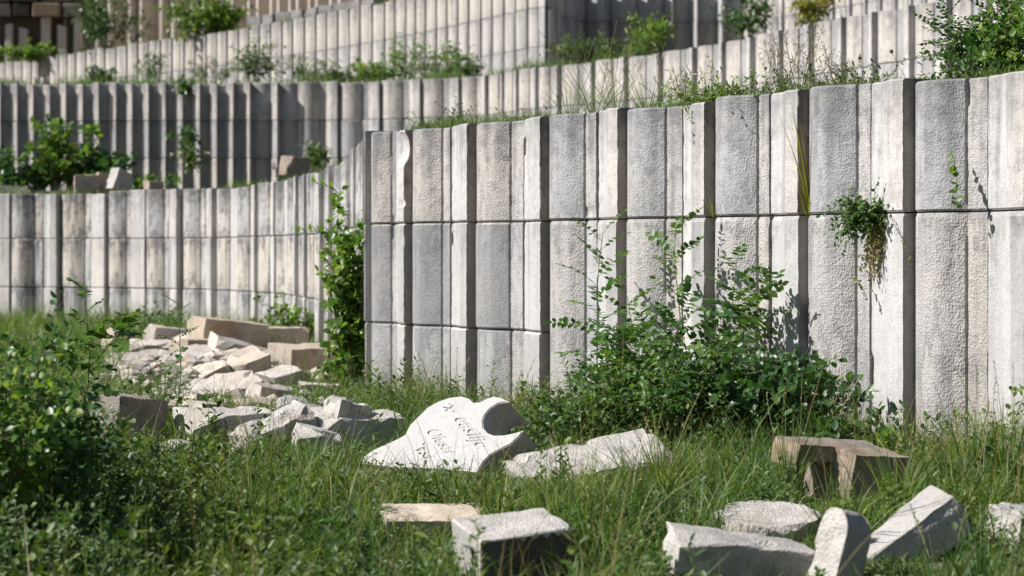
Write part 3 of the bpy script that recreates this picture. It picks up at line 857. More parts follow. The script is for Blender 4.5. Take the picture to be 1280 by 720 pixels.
# ------------------------------------------------------------------ plants
LT = np.array([(0, 0, 0), (1, 0, -.05), (.30, .46, .06), (.68, .40, .05), (.30, -.46, .06), (.68, -.40, .05), (.30, 0, -.04), (.68, 0, -.03)], float)
LF = [(0, 4, 6), (0, 6, 2), (4, 5, 7, 6), (6, 7, 3, 2), (5, 1, 7), (7, 1, 3)]
LLOOP = np.array([i for f in LF for i in f]); LCNT = np.array([len(f) for f in LF])
def leaves_mesh(name, pos, dr, up, ln, wd):
    """many leaves: base point, direction, face normal, length and width each"""
    pos, dr, up = (np.asarray(a, float) for a in (pos, dr, up)); ln = np.asarray(ln, float); wd = np.asarray(wd, float)
    dr = dr / (np.linalg.norm(dr, axis=1)[:, None] + 1e-9)
    side = np.cross(up, dr); side /= (np.linalg.norm(side, axis=1)[:, None] + 1e-9)
    up = np.cross(dr, side)
    V = (pos[:, None, :] + dr[:, None, :] * (LT[None, :, 0, None] * ln[:, None, None]) + side[:, None, :] * (LT[None, :, 1, None] * wd[:, None, None])
         + up[:, None, :] * (LT[None, :, 2, None] * ln[:, None, None]))
    n = len(pos)
    lo = (LLOOP[None, :] + 8 * np.arange(n)[:, None]).ravel()
    return mesh_np(name, V.reshape(-1, 3), lo, np.tile(LCNT, n), True)

def tubes_mesh(name, lines, sides=5):
    V = []; lo = []; ct = []
    for pts, r0, r1 in lines:
        k0 = len(V); m = len(pts)
        for j, p in enumerate(pts):
            q = pts[min(j + 1, m - 1)] - pts[max(j - 1, 0)]
            q = q / (np.linalg.norm(q) + 1e-9)
            a = np.cross(q, (0.31, 0.85, 0.42)); a /= np.linalg.norm(a) + 1e-9; b = np.cross(q, a)
            r = r0 + (r1 - r0) * j / max(1, m - 1)
            for s in range(sides):
                t = 2 * math.pi * s / sides
                V.append(p + (a * math.cos(t) + b * math.sin(t)) * r)
        for j in range(m - 1):
            for s in range(sides):
                s2 = (s + 1) % sides
                lo += [k0 + j * sides + s, k0 + j * sides + s2, k0 + (j + 1) * sides + s2, k0 + (j + 1) * sides + s]; ct.append(4)
    return mesh_np(name, V, lo, ct, True)

class Grow:
    def __init__(s, seed):
        s.r = np.random.default_rng(seed)
        s.P = []; s.D = []; s.U = []; s.L = []; s.W = []; s.lines = []
    def leaf(s, p, d, u, l, w):
        s.P.append(p); s.D.append(d); s.U.append(u); s.L.append(l); s.W.append(w)
    def stem(s, p, d, L, n=8, wob=.12, droop=0.0, r0=.006, r1=.002):
        p = np.array(p, float); d = np.array(d, float); d /= np.linalg.norm(d)
        pts = [p.copy()]
        for i in range(n):
            d = d + s.r.normal(0, wob, 3) + np.array((0, 0, -droop)); d /= np.linalg.norm(d)
            p = p + d * L / n; pts.append(p.copy())
        s.lines.append((pts, r0, r1))
        return pts
    def pinnate(s, p, d, L, pairs, ll, lw):
        pts = s.stem(p, d, L, 6, .05, .07, .0018, .0008)
        up0 = np.array((0, 0, 1.0)) + s.r.normal(0, .35, 3)
        P = np.array(pts)
        for k in range(pairs):
            f = (k + 1.2) / (pairs + .6) * 6; i = min(5, int(f)); q = P[i] + (P[i + 1] - P[i]) * min(1, f - i)
            t = P[i + 1] - P[i]; t /= np.linalg.norm(t)
            sd = np.cross(up0, t); sd /= np.linalg.norm(sd)
            sz = s.r.uniform(.8, 1.12) * (0.75 + 0.4 * math.sin(math.pi * (k + .8) / (pairs + .6)))
            for sg in (1, -1):
                s.leaf(q, sd * sg + t * s.r.uniform(.15, .5) + s.r.normal(0, .15, 3), up0 + s.r.normal(0, .3, 3), ll * sz, lw * sz)
        s.leaf(P[-1], P[-1] - P[-2], up0, ll, lw)
    def build(s, root, leaf_m, stem_m, leafname='foliage', stemname='stem'):
        o = np.array(root.location)
        if s.lines:
            link(stemname, tubes_mesh(stemname, [([q - o for q in pts], a, b) for pts, a, b in s.lines]), stem_m, root)
        if s.P:
            link(leafname, leaves_mesh(leafname, np.array(s.P) - o, s.D, s.U, s.L, s.W), leaf_m, root)

def unit(v):
    v = np.array(v, float); return v / (np.linalg.norm(v) + 1e-9)

def pinnate_sapling(base, H, seed, label, lean=(0, 0), nl=16, rl=.22, ll=.045, lw=.030, start=.25, mat=None, name='locust_sapling', group=None, stem_m=None, side=0, cat='sapling'):
    root = empty(name, base, label, cat, group)
    g = Grow(seed)
    st = [g.stem(base, (lean[0], lean[1], 1), H, 12, .05, 0, .006, .002)]
    for k in range(side):
        i = int(g.r.integers(3, 8)); a = g.r.uniform(0, 6.28)
        st.append(g.stem(st[0][i], (math.cos(a) * .7, math.sin(a) * .7, .8), H * g.r.uniform(.3, .5), 8, .07, 0, .004, .0015))
    for pts in st:
        a = g.r.uniform(0, 6.28); P = np.array(pts); m = len(pts) - 1
        for k in range(nl):
            f = (start + (1 - start) * k / (nl - 1)) * m; i = min(m - 1, int(f)); q = P[i] + (P[i + 1] - P[i]) * (f - i)
            a += 2.4 + g.r.normal(0, .3)
            fr = k / (nl - 1)
            el = .25 + .9 * fr
            g.pinnate(q, (math.cos(a), math.sin(a), el), rl * g.r.uniform(.75, 1.1) * (1 - .40 * fr), int(5 + 2 * (1 - fr) + g.r.integers(0, 2)), ll * (1 - .3 * fr), lw * (1 - .3 * fr))
    g.build(root, mat or M_ROB, stem_m or M_GSTEM)
    return root

def bush(base, size, seed, label, n_stems=18, twigs=7, lpt=10, ll=.05, lw=.034, mat=None, name='shrub', group=None, droop=.03, fill=(.25, 1.0), lean=(0, 0, 0), cat='shrub', twl=.22, stem_m=None, sr=.006):
    """size = (half width x, half depth y, height)"""
    root = empty(name, base, label, cat, group)
    g = Grow(seed); r = g.r
    for k in range(n_stems):
        a = r.uniform(0, 6.28); q = math.sqrt(r.uniform(0, 1))
        tip = np.array((math.cos(a) * q * size[0] + lean[0], math.sin(a) * q * size[1] + lean[1], size[2] * (1 - .45 * q * q) * r.uniform(.72, 1.05) + lean[2]))
        b0 = np.array(base) + np.array((math.cos(a) * q * size[0] * .3, math.sin(a) * q * size[1] * .3, -.03))
        L = np.linalg.norm(tip)
        d0 = unit(tip + np.array((0, 0, .25 * L)))
        pts = g.stem(b0, d0, L, 8, .08, droop, sr, .0015)
        P = np.array(pts)
        for t in range(twigs):
            f = r.uniform(fill[0], fill[1]) * 8; i = min(7, int(f)); p = P[i] + (P[i + 1] - P[i]) * (f - i)
            dd = unit(r.normal(0, 1, 3) * (1, 1, .6) + np.array((0, 0, .35)))
            tl = twl * r.uniform(.6, 1.2)
            tp = g.stem(p, dd, tl, 4, .12, .04, .0018, .0008); T = np.array(tp)
            for j in range(lpt):
                ff = (j + .6) / lpt * 4; ii = min(3, int(ff)); qq = T[ii] + (T[ii + 1] - T[ii]) * (ff - ii)
                ang = j * 2.4 + r.normal(0, .4)
                tt = unit(T[ii + 1] - T[ii]); e = unit(np.cross(tt, (.3, .2, 1))); f2 = np.cross(tt, e)
                ld = e * math.cos(ang) + f2 * math.sin(ang) + tt * .5 + np.array((0, 0, .1))
                s = r.uniform(.65, 1.15)
                g.leaf(qq, ld, np.array((-.25, -.25, 1.0)) + r.normal(0, .4, 3), ll * s, lw * s)
    g.build(root, mat or M_BUSH, stem_m or M_STEM)
    return root

def gz(px, Y):
    x = X(px, Y); return (x, Y, ground_z(x, Y))

# main clump before the ribbed wall
def yA(px): # distance of the main wall at photo column px
    s = PATH_A.s_at_px(px); return float(PATH_A.at(s)[1])
pinnate_sapling(gz(742, 14.5), 1.25, 21, 'tall thin locust sapling left of its twin before the ribbed wall', lean=(-.02, 0), nl=20, rl=.33, start=.16, ll=.062, lw=.042)
pinnate_sapling(gz(852, 13.95), 1.24, 22, 'tall thin locust sapling right of its twin, casting shadow on the wall', lean=(.05, .02), nl=20, rl=.33, ll=.064, lw=.046, start=.15)
pinnate_sapling(gz(800, 13.4), 0.86, 23, 'shorter bushy locust sapling between the two tall ones', lean=(0, 0), nl=17, rl=.30, start=.1, ll=.06, lw=.04, side=3)
pinnate_sapling(gz(893, 13.62), 1.06, 24, 'short locust sapling leaning over the dark shrub', lean=(.06, 0), nl=16, rl=.30, ll=.06, lw=.042, start=.15, side=2)
pinnate_sapling(gz(765, 13.5), 0.66, 241, 'lowest locust sapling, at the foot of the tall left one', lean=(-.04, 0), nl=15, rl=.28, ll=.055, lw=.038, start=.12, side=2)
bush(gz(955, 12.5), (.42, .32, .68), 25, 'dense dark green shrub with rounded leaves behind the brown block', n_stems=44, twigs=9, lpt=9, ll=.055, lw=.042)
bush(gz(865, 12.7), (.42, .30, .74), 26, 'mid green bushy shrub under the taller right sapling', n_stems=46, twigs=9, lpt=10, ll=.046, lw=.030, mat=M_ROB)
bush(gz(762, 12.9), (.46, .30, .50), 27, 'low green shrub around the foot of the left sapling', n_stems=44, twigs=8, lpt=10, ll=.040, lw=.024, mat=M_ROB)
bush(gz(690, 13.0), (.25, .22, .27), 28, 'small weedy shrub behind the inscribed stone', n_stems=20, twigs=7, lpt=10, ll=.028, lw=.016, mat=M_WEED)
bush(gz(1095, 11.9), (.10, .10, .26), 29, 'little plant with large bright leaves beside the brown block', n_stems=4, twigs=3, lpt=6, ll=.075, lw=.045, mat=M_BRT, twl=.10)
bush(gz(1040, 12.0), (.16, .16, .30), 30, 'broad leaved weed at the right end of the dark shrub', n_stems=10, twigs=6, lpt=8, ll=.06, lw=.042)
# thin plant with yellowish leaves against the wall
bush((X(655, 14.2), 14.2, 0.0), (.10, .10, .62), 33, 'spindly yellowish weed against the wall left of the saplings', n_stems=4, twigs=4, lpt=8, ll=.028, lw=.016, mat=M_YEL, fill=(.5, 1.0), twl=.14, sr=.003)

# climbing shrub on the bend of the wall
def climber():
    Y = 18.6
    base = (X(440, Y), Y, ground_z(X(440, Y), Y))
    root = empty('climbing_shrub', base, 'tall bright green shrub climbing the bend of the lowest wall', 'shrub')
    g = Grow(35); r = g.r
    for k in range(30):
        hgt = r.uniform(.95, 1.72)
        p0 = np.array(base) + np.array((r.uniform(-.18, .16), r.uniform(-.2, .1), 0))
        pts = g.stem(p0, (r.uniform(-.03, .05), 0.02, 1), hgt, 12, .05, 0, .007, .002); P = np.array(pts)
        for t in range(15):
            f = r.uniform(.05, 1) * 12; i = min(11, int(f)); p = P[i] + (P[i + 1] - P[i]) * (f - i)
            dd = unit(r.normal(0, 1, 3) * (1, 1, .5) + np.array((-.1, -.3, .25)))
            tp = g.stem(p, dd, r.uniform(.07, .17), 3, .1, .05, .002, .001); T = np.array(tp)
            for j in range(7):
                ff = (j + .7) / 7 * 3; ii = min(2, int(ff)); q = T[ii] + (T[ii + 1] - T[ii]) * (ff - ii)
                ld = unit(r.normal(0, 1, 3)) + unit(T[ii + 1] - T[ii]) * .7
                s = r.uniform(.6, 1.2)
                g.leaf(q, ld, np.array((-.4, -.3, 1)) + r.normal(0, .4, 3), .072 * s, .046 * s)
    for p, d, L in (((X(420, Y), Y - .05, 1.25), (-.9, 0, .15), .28), ((X(425, Y), Y, 1.55), (-.7, 0, .5), .22)):
        tp = g.stem(p, d, L, 6, .1, .03, .003, .001)
        for j, q in enumerate(tp[1:]):
            g.leaf(q, (-.4 + .3 * (j % 2), -.2, .4), (-.4, -.3, 1), .07, .04)
    g.build(root, M_BRT, M_STEM)
climber()

# left foreground shrubs, out of focus
bush(gz(-8, 9.3), (.36, .40, .92), 41, 'blurred round leaved shrub filling the left edge of the foreground', n_stems=56, twigs=9, lpt=9, ll=.040, lw=.032, mat=M_ROB)
bush(gz(-25, 8.6), (.24, .25, .95), 42, 'tallest blurred shrub at the left edge with light green top', n_stems=34, twigs=8, lpt=9, ll=.040, lw=.031, mat=M_BRT)
bush(gz(25, 10.2), (.24, .30, .66), 43, 'low blurred shrub in front of the dark lichen block', n_stems=40, twigs=8, lpt=9, ll=.040, lw=.030, mat=M_ROB)
bush(gz(20, 8.2), (.30, .25, .36), 431, 'lowest blurred shrub spreading under the left edge shrubs', n_stems=36, twigs=8, lpt=9, ll=.032, lw=.022, mat=M_WEED)
pinnate_sapling(gz(100, 11.5), .92, 44, 'small round leaved sapling rising above the left foreground shrubs', lean=(.0, 0), nl=10, rl=.17, ll=.046, lw=.040, start=.45, name='round_leaved_sapling', side=2)
pinnate_sapling((X(222, 15.5), 15.5, ground_z(X(222, 15.5), 15.5)), .78, 45, 'very thin sapling with small dark leaflets before the rubble heap', lean=(.03, 0), nl=13, rl=.20, ll=.030, lw=.020, start=.2, name='thin_sapling')
pinnate_sapling((X(205, 14.6), 14.6, ground_z(X(205, 14.6), 14.6)), .45, 46, 'short small-leaved seedling beside the pale block', nl=10, rl=.2, ll=.028, lw=.018, start=.2, name='thin_sapling')
bush((X(365, 27.5), 27.5, 0.0), (.20, .15, .72), 47, 'bright green shrub growing out of the gap in the far wall', n_stems=14, twigs=7, lpt=8, ll=.07, lw=.045, mat=M_BRT)
bush((X(175, 31), 31, 0.0), (.5, .4, .30), 48, 'low green weeds at the foot of the far wall, left of the heap', n_stems=20, twigs=6, lpt=8, ll=.07, lw=.04, mat=M_WEED)
bush((X(120, 14.5), 14.5, 0.0), (.5, .6, .30), 49, 'low leafy weed patch left of the rubble', n_stems=26, twigs=7, lpt=9, ll=.04, lw=.026, mat=M_WEED)
# right edge weeds
bush(gz(1240, 11.3), (.10, .12, .58), 50, 'spindly weed with small leaves at the right edge, reaching up the wall', n_stems=6, twigs=6, lpt=8, ll=.030, lw=.020, mat=M_BRT, fill=(.4, 1), twl=.12, sr=.003)
bush(gz(1225, 10.8), (.25, .2, .28), 51, 'low green weed under the spindly weed at the right edge', n_stems=16, twigs=6, lpt=8, ll=.035, lw=.022, mat=M_WEED)

# plants in the joints of the ribbed wall
def hanging():
    px = 1092; s = PATH_A.s_at_px(px); x, y = PATH_A.at(s, 0.03)
    base = (x, y, 1.30)
    root = empty('wall_plant', base, 'round leafy tuft with dry brown ends hanging from a joint in the ribbed wall', 'plant')
    g = Grow(55); r = g.r
    for k in range(130):
        a = r.uniform(0, 3.14); d = np.array((-.62 * math.sin(a) + .35 * math.cos(a) * 1.2, -.4 * math.sin(a) - .62 * math.cos(a) * 1.0, r.uniform(-.3, .75)))
        pts = g.stem(base, d, r.uniform(.07, .25), 5, .15, .14, .0016, .0008); P = np.array(pts)
        for j in range(14):
            f = (j + .5) / 12 * 5; i = min(4, int(f)); q = P[i] + (P[i + 1] - P[i]) * (f - i)
            sz = r.uniform(.7, 1.2)
            g.leaf(q, unit(r.normal(0, 1, 3)) + unit(P[i + 1] - P[i]) * .4, np.array((-.5, -.3, .7)) + r.normal(0, .4, 3), .026 * sz, .018 * sz)
    g.build(root, M_ROB, M_STEM)
    h = Grow(56); r = h.r
    for k in range(60):
        p = np.array(base) + np.array((r.uniform(-.01, .08), r.uniform(-.14, .0), r.uniform(-.06, .02)))
        pts = h.stem(p, (-.2 + r.normal(0, .1), r.normal(0, .1), -1), r.uniform(.12, .34), 5, .1, .1, .0012, .0008)
        for j, q in enumerate(pts[1:]):
            for m in range(2): h.leaf(q, unit(r.normal(0, 1, 3)) + np.array((0, 0, -.6)), r.normal(0, 1, 3), .020, .013)
    o = np.array(root.location)
    link('dry_leaves', leaves_mesh('dry_leaves', np.array(h.P) - o, h.D, h.U, h.L, h.W), M_DRY, root)
hanging()

def blade_tuft(base, n, H, seed, spread, lean=(0, 0, 0), w=.006, name='grass_tuft', label='', group=None, mat=None, up=1.0, cat='grass', heads=0, arch=.25):
    """long arching blades; some end in a seed head"""
    root = empty(name, base, label, cat, group)
    r = np.random.default_rng(seed)
    V = []; lo = []; ct = []; S = Grow(seed)
    for k in range(n):
        a = r.uniform(0, 6.28); h = H * r.uniform(.5, 1.1); sp = spread * r.uniform(.2, 1)
        d = np.array((math.cos(a) * sp + lean[0], math.sin(a) * sp + lean[1], up + lean[2])); d = unit(d)
        p = np.array((math.cos(a), math.sin(a), 0)) * r.uniform(0, .03)
        sd = unit(np.cross(d, r.normal(0, 1, 3)))
        k0 = len(V); m = 7
        for j in range(m + 1):
            f = j / m; ww = w * (1 - f ** 2) * (.6 + .4 * min(1, f * 4)) * .5 + .0003
            V.append(p + sd * ww); V.append(p - sd * ww)
            d = unit(d + np.array((math.cos(a) * .3, math.sin(a) * .3, -1)) * arch * f / m * 3 + r.normal(0, .03, 3))
            p = p + d * h / m
        for j in range(m):
            q = k0 + 2 * j; lo += [q, q + 1, q + 3, q + 2]; ct.append(4)
    link('blades', mesh_np('blades', V, lo, ct, True), mat or M_GRASS, root)
    if heads:
        for k in range(heads):
            a = r.uniform(0, 6.28); sp = spread * r.uniform(.2, .9)
            S = Grow(seed * 31 + k)
            pts = S.stem(base, (math.cos(a) * sp + lean[0], math.sin(a) * sp + lean[1], up), H * r.uniform(1.0, 1.5), 8, .05, .02, .0018, .0010)
            P = np.array(pts)
            for j in range(9):
                f = 6.2 + 1.8 * j / 9; i = min(7, int(f)); q = P[i] + (P[i + 1] - P[i]) * (f - i)
                S.leaf(q, unit(P[-1] - P[-3]) + r.normal(0, .5, 3), r.normal(0, 1, 3), .016, .005)
            S.build(root, M_DRY, M_GSTEM if k % 2 else M_DRY, 'seed_head', 'stalk')
    return root
def on_wall(px, z, n=0.03):
    s = PATH_A.s_at_px(px); x, y = PATH_A.at(s, n); return (x, y, z)
blade_tuft(on_wall(1016, 1.31), 16, .20, 61, .5, (-.2, -.25, .4), .007, label='yellow green grass tuft in the joint with long blades rising along the rib', mat=M_YEL, name='joint_grass')
blade_tuft(on_wall(1019, 1.33, .02), 6, .62, 62, .10, (-.34, -.16, .9), .017, label='few long yellowed blades standing in the shaded groove above a joint tuft', mat=M_YEL, name='joint_grass', arch=.05)
blade_tuft(on_wall(902, 1.31), 14, .13, 63, .6, (-.1, -.2, .3), .005, label='small pale grass tuft in the joint left of the taller one', mat=M_YEL, name='joint_grass')
# trailing vine with its shadow, right edge
def vine(px, z, L, seed, label, ll=.04):
    s = PATH_A.s_at_px(px); x, y = PATH_A.at(s, .09)
    root = empty('vine_sprig', (x, y, z), label, 'vine')
    g = Grow(seed)
    pts = g.stem((x, y, z), (.45, -.75, -.75), L, 9, .16, .05, .002, .001)
    for j, q in enumerate(pts[1:]):
        for m in range(2): g.leaf(q, g.r.normal(0, 1, 3) + np.array((-.4, -.2, -.2)), np.array((-.6, -.4, .4)) + g.r.normal(0, .4, 3), ll * g.r.uniform(.6, 1.1), ll * .75 * g.r.uniform(.6, 1.1))
    g.build(root, M_BRT if ll > .03 else M_YEL, M_STEM)
vine(1208, 1.62, .34, 65, 'short yellowing vine sprig hanging on the wall at the right', .055)
vine(1082, 0.98, .16, 66, 'tiny withered sprig on the wall under the hanging tuft', .022)
vine(1130, 1.30, .30, 67, 'wiry sprig trailing right from the hanging tuft', .014)

# on top of the lowest wall
TA = TOP_A - .04
def on_top(px, back, z=TA):
    best = None
    for s in np.linspace(0, PATH_A.L, 700):
        x, y = PATH_A.at(s, -back); d = abs(640 + x / y * F - px)
        if y < 19.5 and (best is None or d < best[0]): best = (d, x, y)
    return (best[1], best[2], z)
pinnate_sapling(on_top(1218, .55), .50, 70, 'locust bush with rows of small leaflets, leftmost of the wall-top corner growth', lean=(-.28, 0), nl=14, rl=.24, ll=.036, lw=.024, start=.05, side=5, name='locust_bush', mat=M_BUSH, cat='bush')
pinnate_sapling(on_top(1262, .75), .62, 71, 'locust bush in the top right corner with leaflets over the wall', lean=(-.12, 0), nl=14, rl=.24, ll=.038, lw=.026, start=.05, side=6, name='locust_bush', mat=M_BUSH, cat='bush')
bush(on_top(1225, .5), (.30, .30, .22), 72, 'low dense green growth under the locust bushes on the wall top', n_stems=26, twigs=7, lpt=9, ll=.036, lw=.024)
bush(on_top(1290, .7), (.25, .25, .50), 73, 'yellow green leafy shrub at the right edge of the wall top', n_stems=14, twigs=7, lpt=8, ll=.05, lw=.035, mat=M_BRT)
rt = np.random.default_rng(9)
TT = [(712, .40, 'wispy grass tuft with long bending stalks at the left of the wall-top growth'), (742, .44, 'tall wispy grass tuft second from the left on the wall top'), (772, .34, 'wispy grass tuft with dry brown heads in the middle of the wall-top grasses'),
      (806, .30, 'fine grass tuft left of the leafy weeds on the wall top'), (842, .20, 'pale fuzzy grass tuft right of the middle of the wall-top grasses'), (880, .20, 'short green grass tuft before the bare twiggy weed')]
for i, (px, h, lb) in enumerate(TT):
    blade_tuft(on_top(px, .22), 46, h * 1.15, 75 + i, 1.0, (0, 0, 0), .0026, label=lb, name='wild_grass', group='wild grasses on top of the lowest wall', heads=9 if i < 4 else 5)
def twiggy(px, back, H, seed, label, n=7, head_m=None):
    b = on_top(px, back)
    root = empty('twiggy_weed', b, label, 'weed', 'tall stalky weeds on the lowest wall')
    g = Grow(seed); r = g.r
    for k in range(n):
        pts = g.stem(b, (r.normal(0, .22), r.normal(0, .22), 1), H * r.uniform(.65, 1.05), 10, .05, 0, .0025, .001)
        for i in range(3, 10):
            for m in range(2):
                d = (r.normal(0, .6), r.normal(0, .6), .7)
                tp = g.stem(pts[i], d, r.uniform(.03, .08), 3, .06, 0, .001, .0007)
                for q in tp[1:]: g.leaf(q, r.normal(0, 1, 3), r.normal(0, 1, 3), .012, .007)
    g.build(root, M_DRY if head_m is None else head_m, M_STEM, 'dry_foliage', 'stalks')
twiggy(1002, .25, .60, 85, 'tall bare twiggy weed standing in the middle of the wall-top growth', 8)
twiggy(975, .28, .45, 86, 'shorter bare twiggy weed just left of the tallest', 6)
twiggy(1045, .25, .32, 87, 'low stalky weed with round seed heads right of the tallest', 6)
twiggy(860, .28, .30, 88, 'low reddish stalky weed among the wall-top grasses', 6)
def seedball(px, z, seed, label):
    b = on_top(px, .25)
    root = empty('thistle_stalk', b, label, 'weed', 'round seed heads on the lowest wall')
    g = Grow(seed)
    pts = g.stem(b, (.15 if px < 1100 else -.45, 0, 1), z, 8, .03, .01, .0018, .001)
    g.build(root, M_DRY, M_STEM, 'leaf', 'stalk')
    bm = bmesh.new(); bmesh.ops.create_icosphere(bm, subdivisions=2, radius=.011)
    for v in bm.verts: v.co *= 1 + .25 * noise.noise(v.co * 300)
    me = bpy.data.meshes.new('seed_head'); bm.to_mesh(me); bm.free()
    o = link('seed_head', me, M_BROWN, root); o.location = Vector(pts[-1]) - root.location
seedball(1062, .24, 90, 'thin stalk with one round dark seed head, upright')
seedball(1145, .26, 91, 'thin slanting stalk with one round dark seed head')
bush(on_top(915, .25), (.30, .22, .15), 92, 'bright leafy weed patch on the wall top left of the twiggy weed', n_stems=26, twigs=6, lpt=9, ll=.035, lw=.015, mat=M_BRT)
bush(on_top(985, .3), (.3, .2, .12), 93, 'small leafy weed under the twiggy weed', n_stems=20, twigs=6, lpt=8, ll=.03, lw=.013, mat=M_WEED)
bush(on_top(1085, .3), (.28, .2, .12), 94, 'grey green weed on the wall top before the locust bushes', n_stems=20, twigs=6, lpt=8, ll=.026, lw=.014, mat=M_WEED)
bush(on_top(555, .3), (.16, .2, .18), 95, 'little weed at the left end of the wall top', n_stems=10, twigs=5, lpt=7, ll=.03, lw=.014, mat=M_WEED)
bush(on_top(650, .3), (.20, .2, .09), 96, 'sparse weed on the wall top between two grass tufts', n_stems=10, twigs=5, lpt=7, ll=.025, lw=.013, mat=M_WEED)

# leafy plant on the first terrace, far left
for i, (px, h, wdt, lb) in enumerate([(30, 1.0, .55, 'large leaved green plant at the left edge of the first terrace'), (85, 1.55, .6, 'large leaved green plant with a tall top on the first terrace'),
                                      (125, .8, .55, 'low large leaved plant reaching right over pale stones on the first terrace')]):
    Y = 40.0
    bush((X(px, Y), Y, 2.05), (wdt, .4, h), 100 + i, lb, n_stems=16, twigs=8, lpt=6, ll=.13, lw=.10, mat=M_BUSH if i != 1 else M_BRT, group='large leaved plants on the first terrace', twl=.3, droop=.05)
bush((X(165, 39.6), 39.6, 2.05), (.5, .2, .75), 103, 'single arching leafy branch at the right of the large leaved plants', n_stems=4, twigs=7, lpt=5, ll=.11, lw=.08, mat=M_BRT, lean=(.35, 0, -.1), droop=.10)
# shrubs in the grooves of the second wall and along terrace edges
def spot_bush(px, py_base, Y, size, seed, label, mat, group=None, n=12, ll=.10, name='shrub', lw=None):
    bush((X(px, Y), Y, Zp(py_base, Y)), size, seed, label, n_stems=n, twigs=6, lpt=7, ll=ll, lw=lw or ll * .6, mat=mat, group=group, name=name, twl=size[2] * .4)
G3 = 'weeds along the foot of the third wall'
for i, (px, w, h, lb) in enumerate([(124, .22, .38, 'weed at the far left on the coping of the second wall'), (186, .30, .70, 'pale weed second along the second wall coping'), (268, .55, .50, 'sprawling pale weed with thin twigs on the second wall coping'),
        (316, .35, 1.0, 'taller dark weed on the second wall coping before a pale column'), (398, .75, .62, 'wide dark weed on the second wall coping, left of the bright ones'), (432, .5, .3, 'low weed filling the gap before the bright weeds'),
        (462, .45, .55, 'bright weed on the second wall coping, leftmost of the bright cluster'), (503, .38, 1.15, 'tall bright weed in the middle of the bright cluster'), (534, .65, .85, 'wide bright weed right of the tallest in the cluster'), (575, .35, .75, 'bright weed at the right end of the cluster')]):
    spot_bush(px, 104, 46.2, (w, .3, h), 110 + i, lb, M_BRT if px > 440 else M_WEED, G3, 9 if px < 300 else 15, .085, lw=.03 if i % 3 else .055)
spot_bush(265, 46, 66.0, (1.0, .6, 1.35), 125, 'bright green rounded shrub before the topmost wall', M_BRT, None, 34, .17)
spot_bush(130, 60, 70.5, (.75, .5, 1.75), 126, 'dark upright creeper shrub before the topmost wall, left of the rounded one', M_BUSH, None, 22, .15)
spot_bush(32, 76, 73.0, (.95, .4, .55), 127, 'low bright weeds before the ruined wall', M_BRT, None, 22, .14)
spot_bush(232, 190, 44.2, (.16, .15, .55), 128, 'small dark weed in a recess of the second wall', M_BUSH, None, 8, .09)
spot_bush(230, 118, 44.3, (.14, .12, .35), 129, 'dark weed clinging high in a recess of the second wall', M_BUSH, None, 7, .08)
spot_bush(233, 215, 43.0, (.2, .2, .5), 130, 'small weed at the foot of the second wall, below the clinging one', M_WEED, None, 7, .09)
spot_bush(396, 215, 41.0, (.25, .2, .55), 131, 'weed at the foot of the second wall beside the brown block', M_WEED, None, 8, .09)
spot_bush(745, 74, 44.5, (.9, .4, .45), 132, 'grassy green weed below the shaded bay of the third wall', M_WEED, None, 22, .12, lw=.03)
spot_bush(815, 66, 43.5, (.4, .4, .75), 133, 'bright grassy weed right of centre below the shaded bay', M_BRT, None, 14, .14, lw=.03)
spot_bush(938, 48, 50.0, (.38, .3, 1.15), 134, 'dark green creeper hanging at the right of the shaded bay', M_BUSH, None, 18, .11)
spot_bush(1020, 34, 47.0, (.24, .3, .85), 135, 'yellow green creeper column on the third wall', M_YEL, None, 18, .11)

# flowers
def flower(px, py, Y, m, label, seed, r=.014):
    x, z = X(px, Y), Zp(py, Y)
    root = empty('flower', (x, Y, ground_z(x, Y)), label, 'flower')
    g = Grow(seed)
    pts = g.stem(root.location, (0, 0, 1), max(.06, z - root.location.z), 5, .03, 0, .0015, .001)
    for k in range(26):
        d = g.r.normal(0, 1, 3); d[2] = abs(d[2])
        g.leaf(pts[-1], d, g.r.normal(0, 1, 3), r, r * .5)
    g.build(root, m, M_GSTEM, 'petals', 'stalk')
flower(282, 530, 13.0, M_PINK, 'pink wild flower before the pale block, left of two', 140)
flower(317, 533, 13.0, M_PINK, 'pink wild flower before the pale block, right of two', 141)
flower(66, 663, 8.6, M_YF, 'single yellow flower low in the left foreground grass', 142, .012)

# ------------------------------------------------------------------ grass and ground cover
rg = np.random.default_rng(77)
ST = np.array([(a, b, c, d) for a, b, c, d in STONES])
def noise2(x, y, s, o): return np.array([noise.noise((a * s, b * s, o)) for a, b in zip(x, y)])
def stone_factor(x, y):
    """0 inside a stone's footprint; below 1 in the strip a stone is seen across"""
    f = np.ones(len(x))
    for sx, sy, hw, hd in ST:
        u = (x * sy / y - sx) / hw           # compare at the stone's own distance
        inside = (np.abs(x - sx) < hw * .9) & (np.abs(y - sy) < hd * .8)
        f[inside] = 0
        fr = (np.abs(u) < 1.0) & (y < sy - hd * .5) & (y > sy - hd - 0.9)
        f[fr] = np.minimum(f[fr], 0.22 if 8.7 < sy < 8.8 else 0.42 if sy < 9.6 else 0.42)
    return f
def wall_side(x, y):
    """distance in front of the lowest wall"""
    P = PATH_A.p[::6]; T = PATH_A.t[::6]
    out = np.empty(len(x))
    for i in range(0, len(x), 4000):
        dx = x[i:i + 4000, None] - P[None, :, 0]; dy = y[i:i + 4000, None] - P[None, :, 1]
        j = np.argmin(dx * dx + dy * dy, axis=1)
        r = np.arange(len(j))
        out[i:i + 4000] = dx[r, j] * T[j, 1] - dy[r, j] * T[j, 0]
    return out
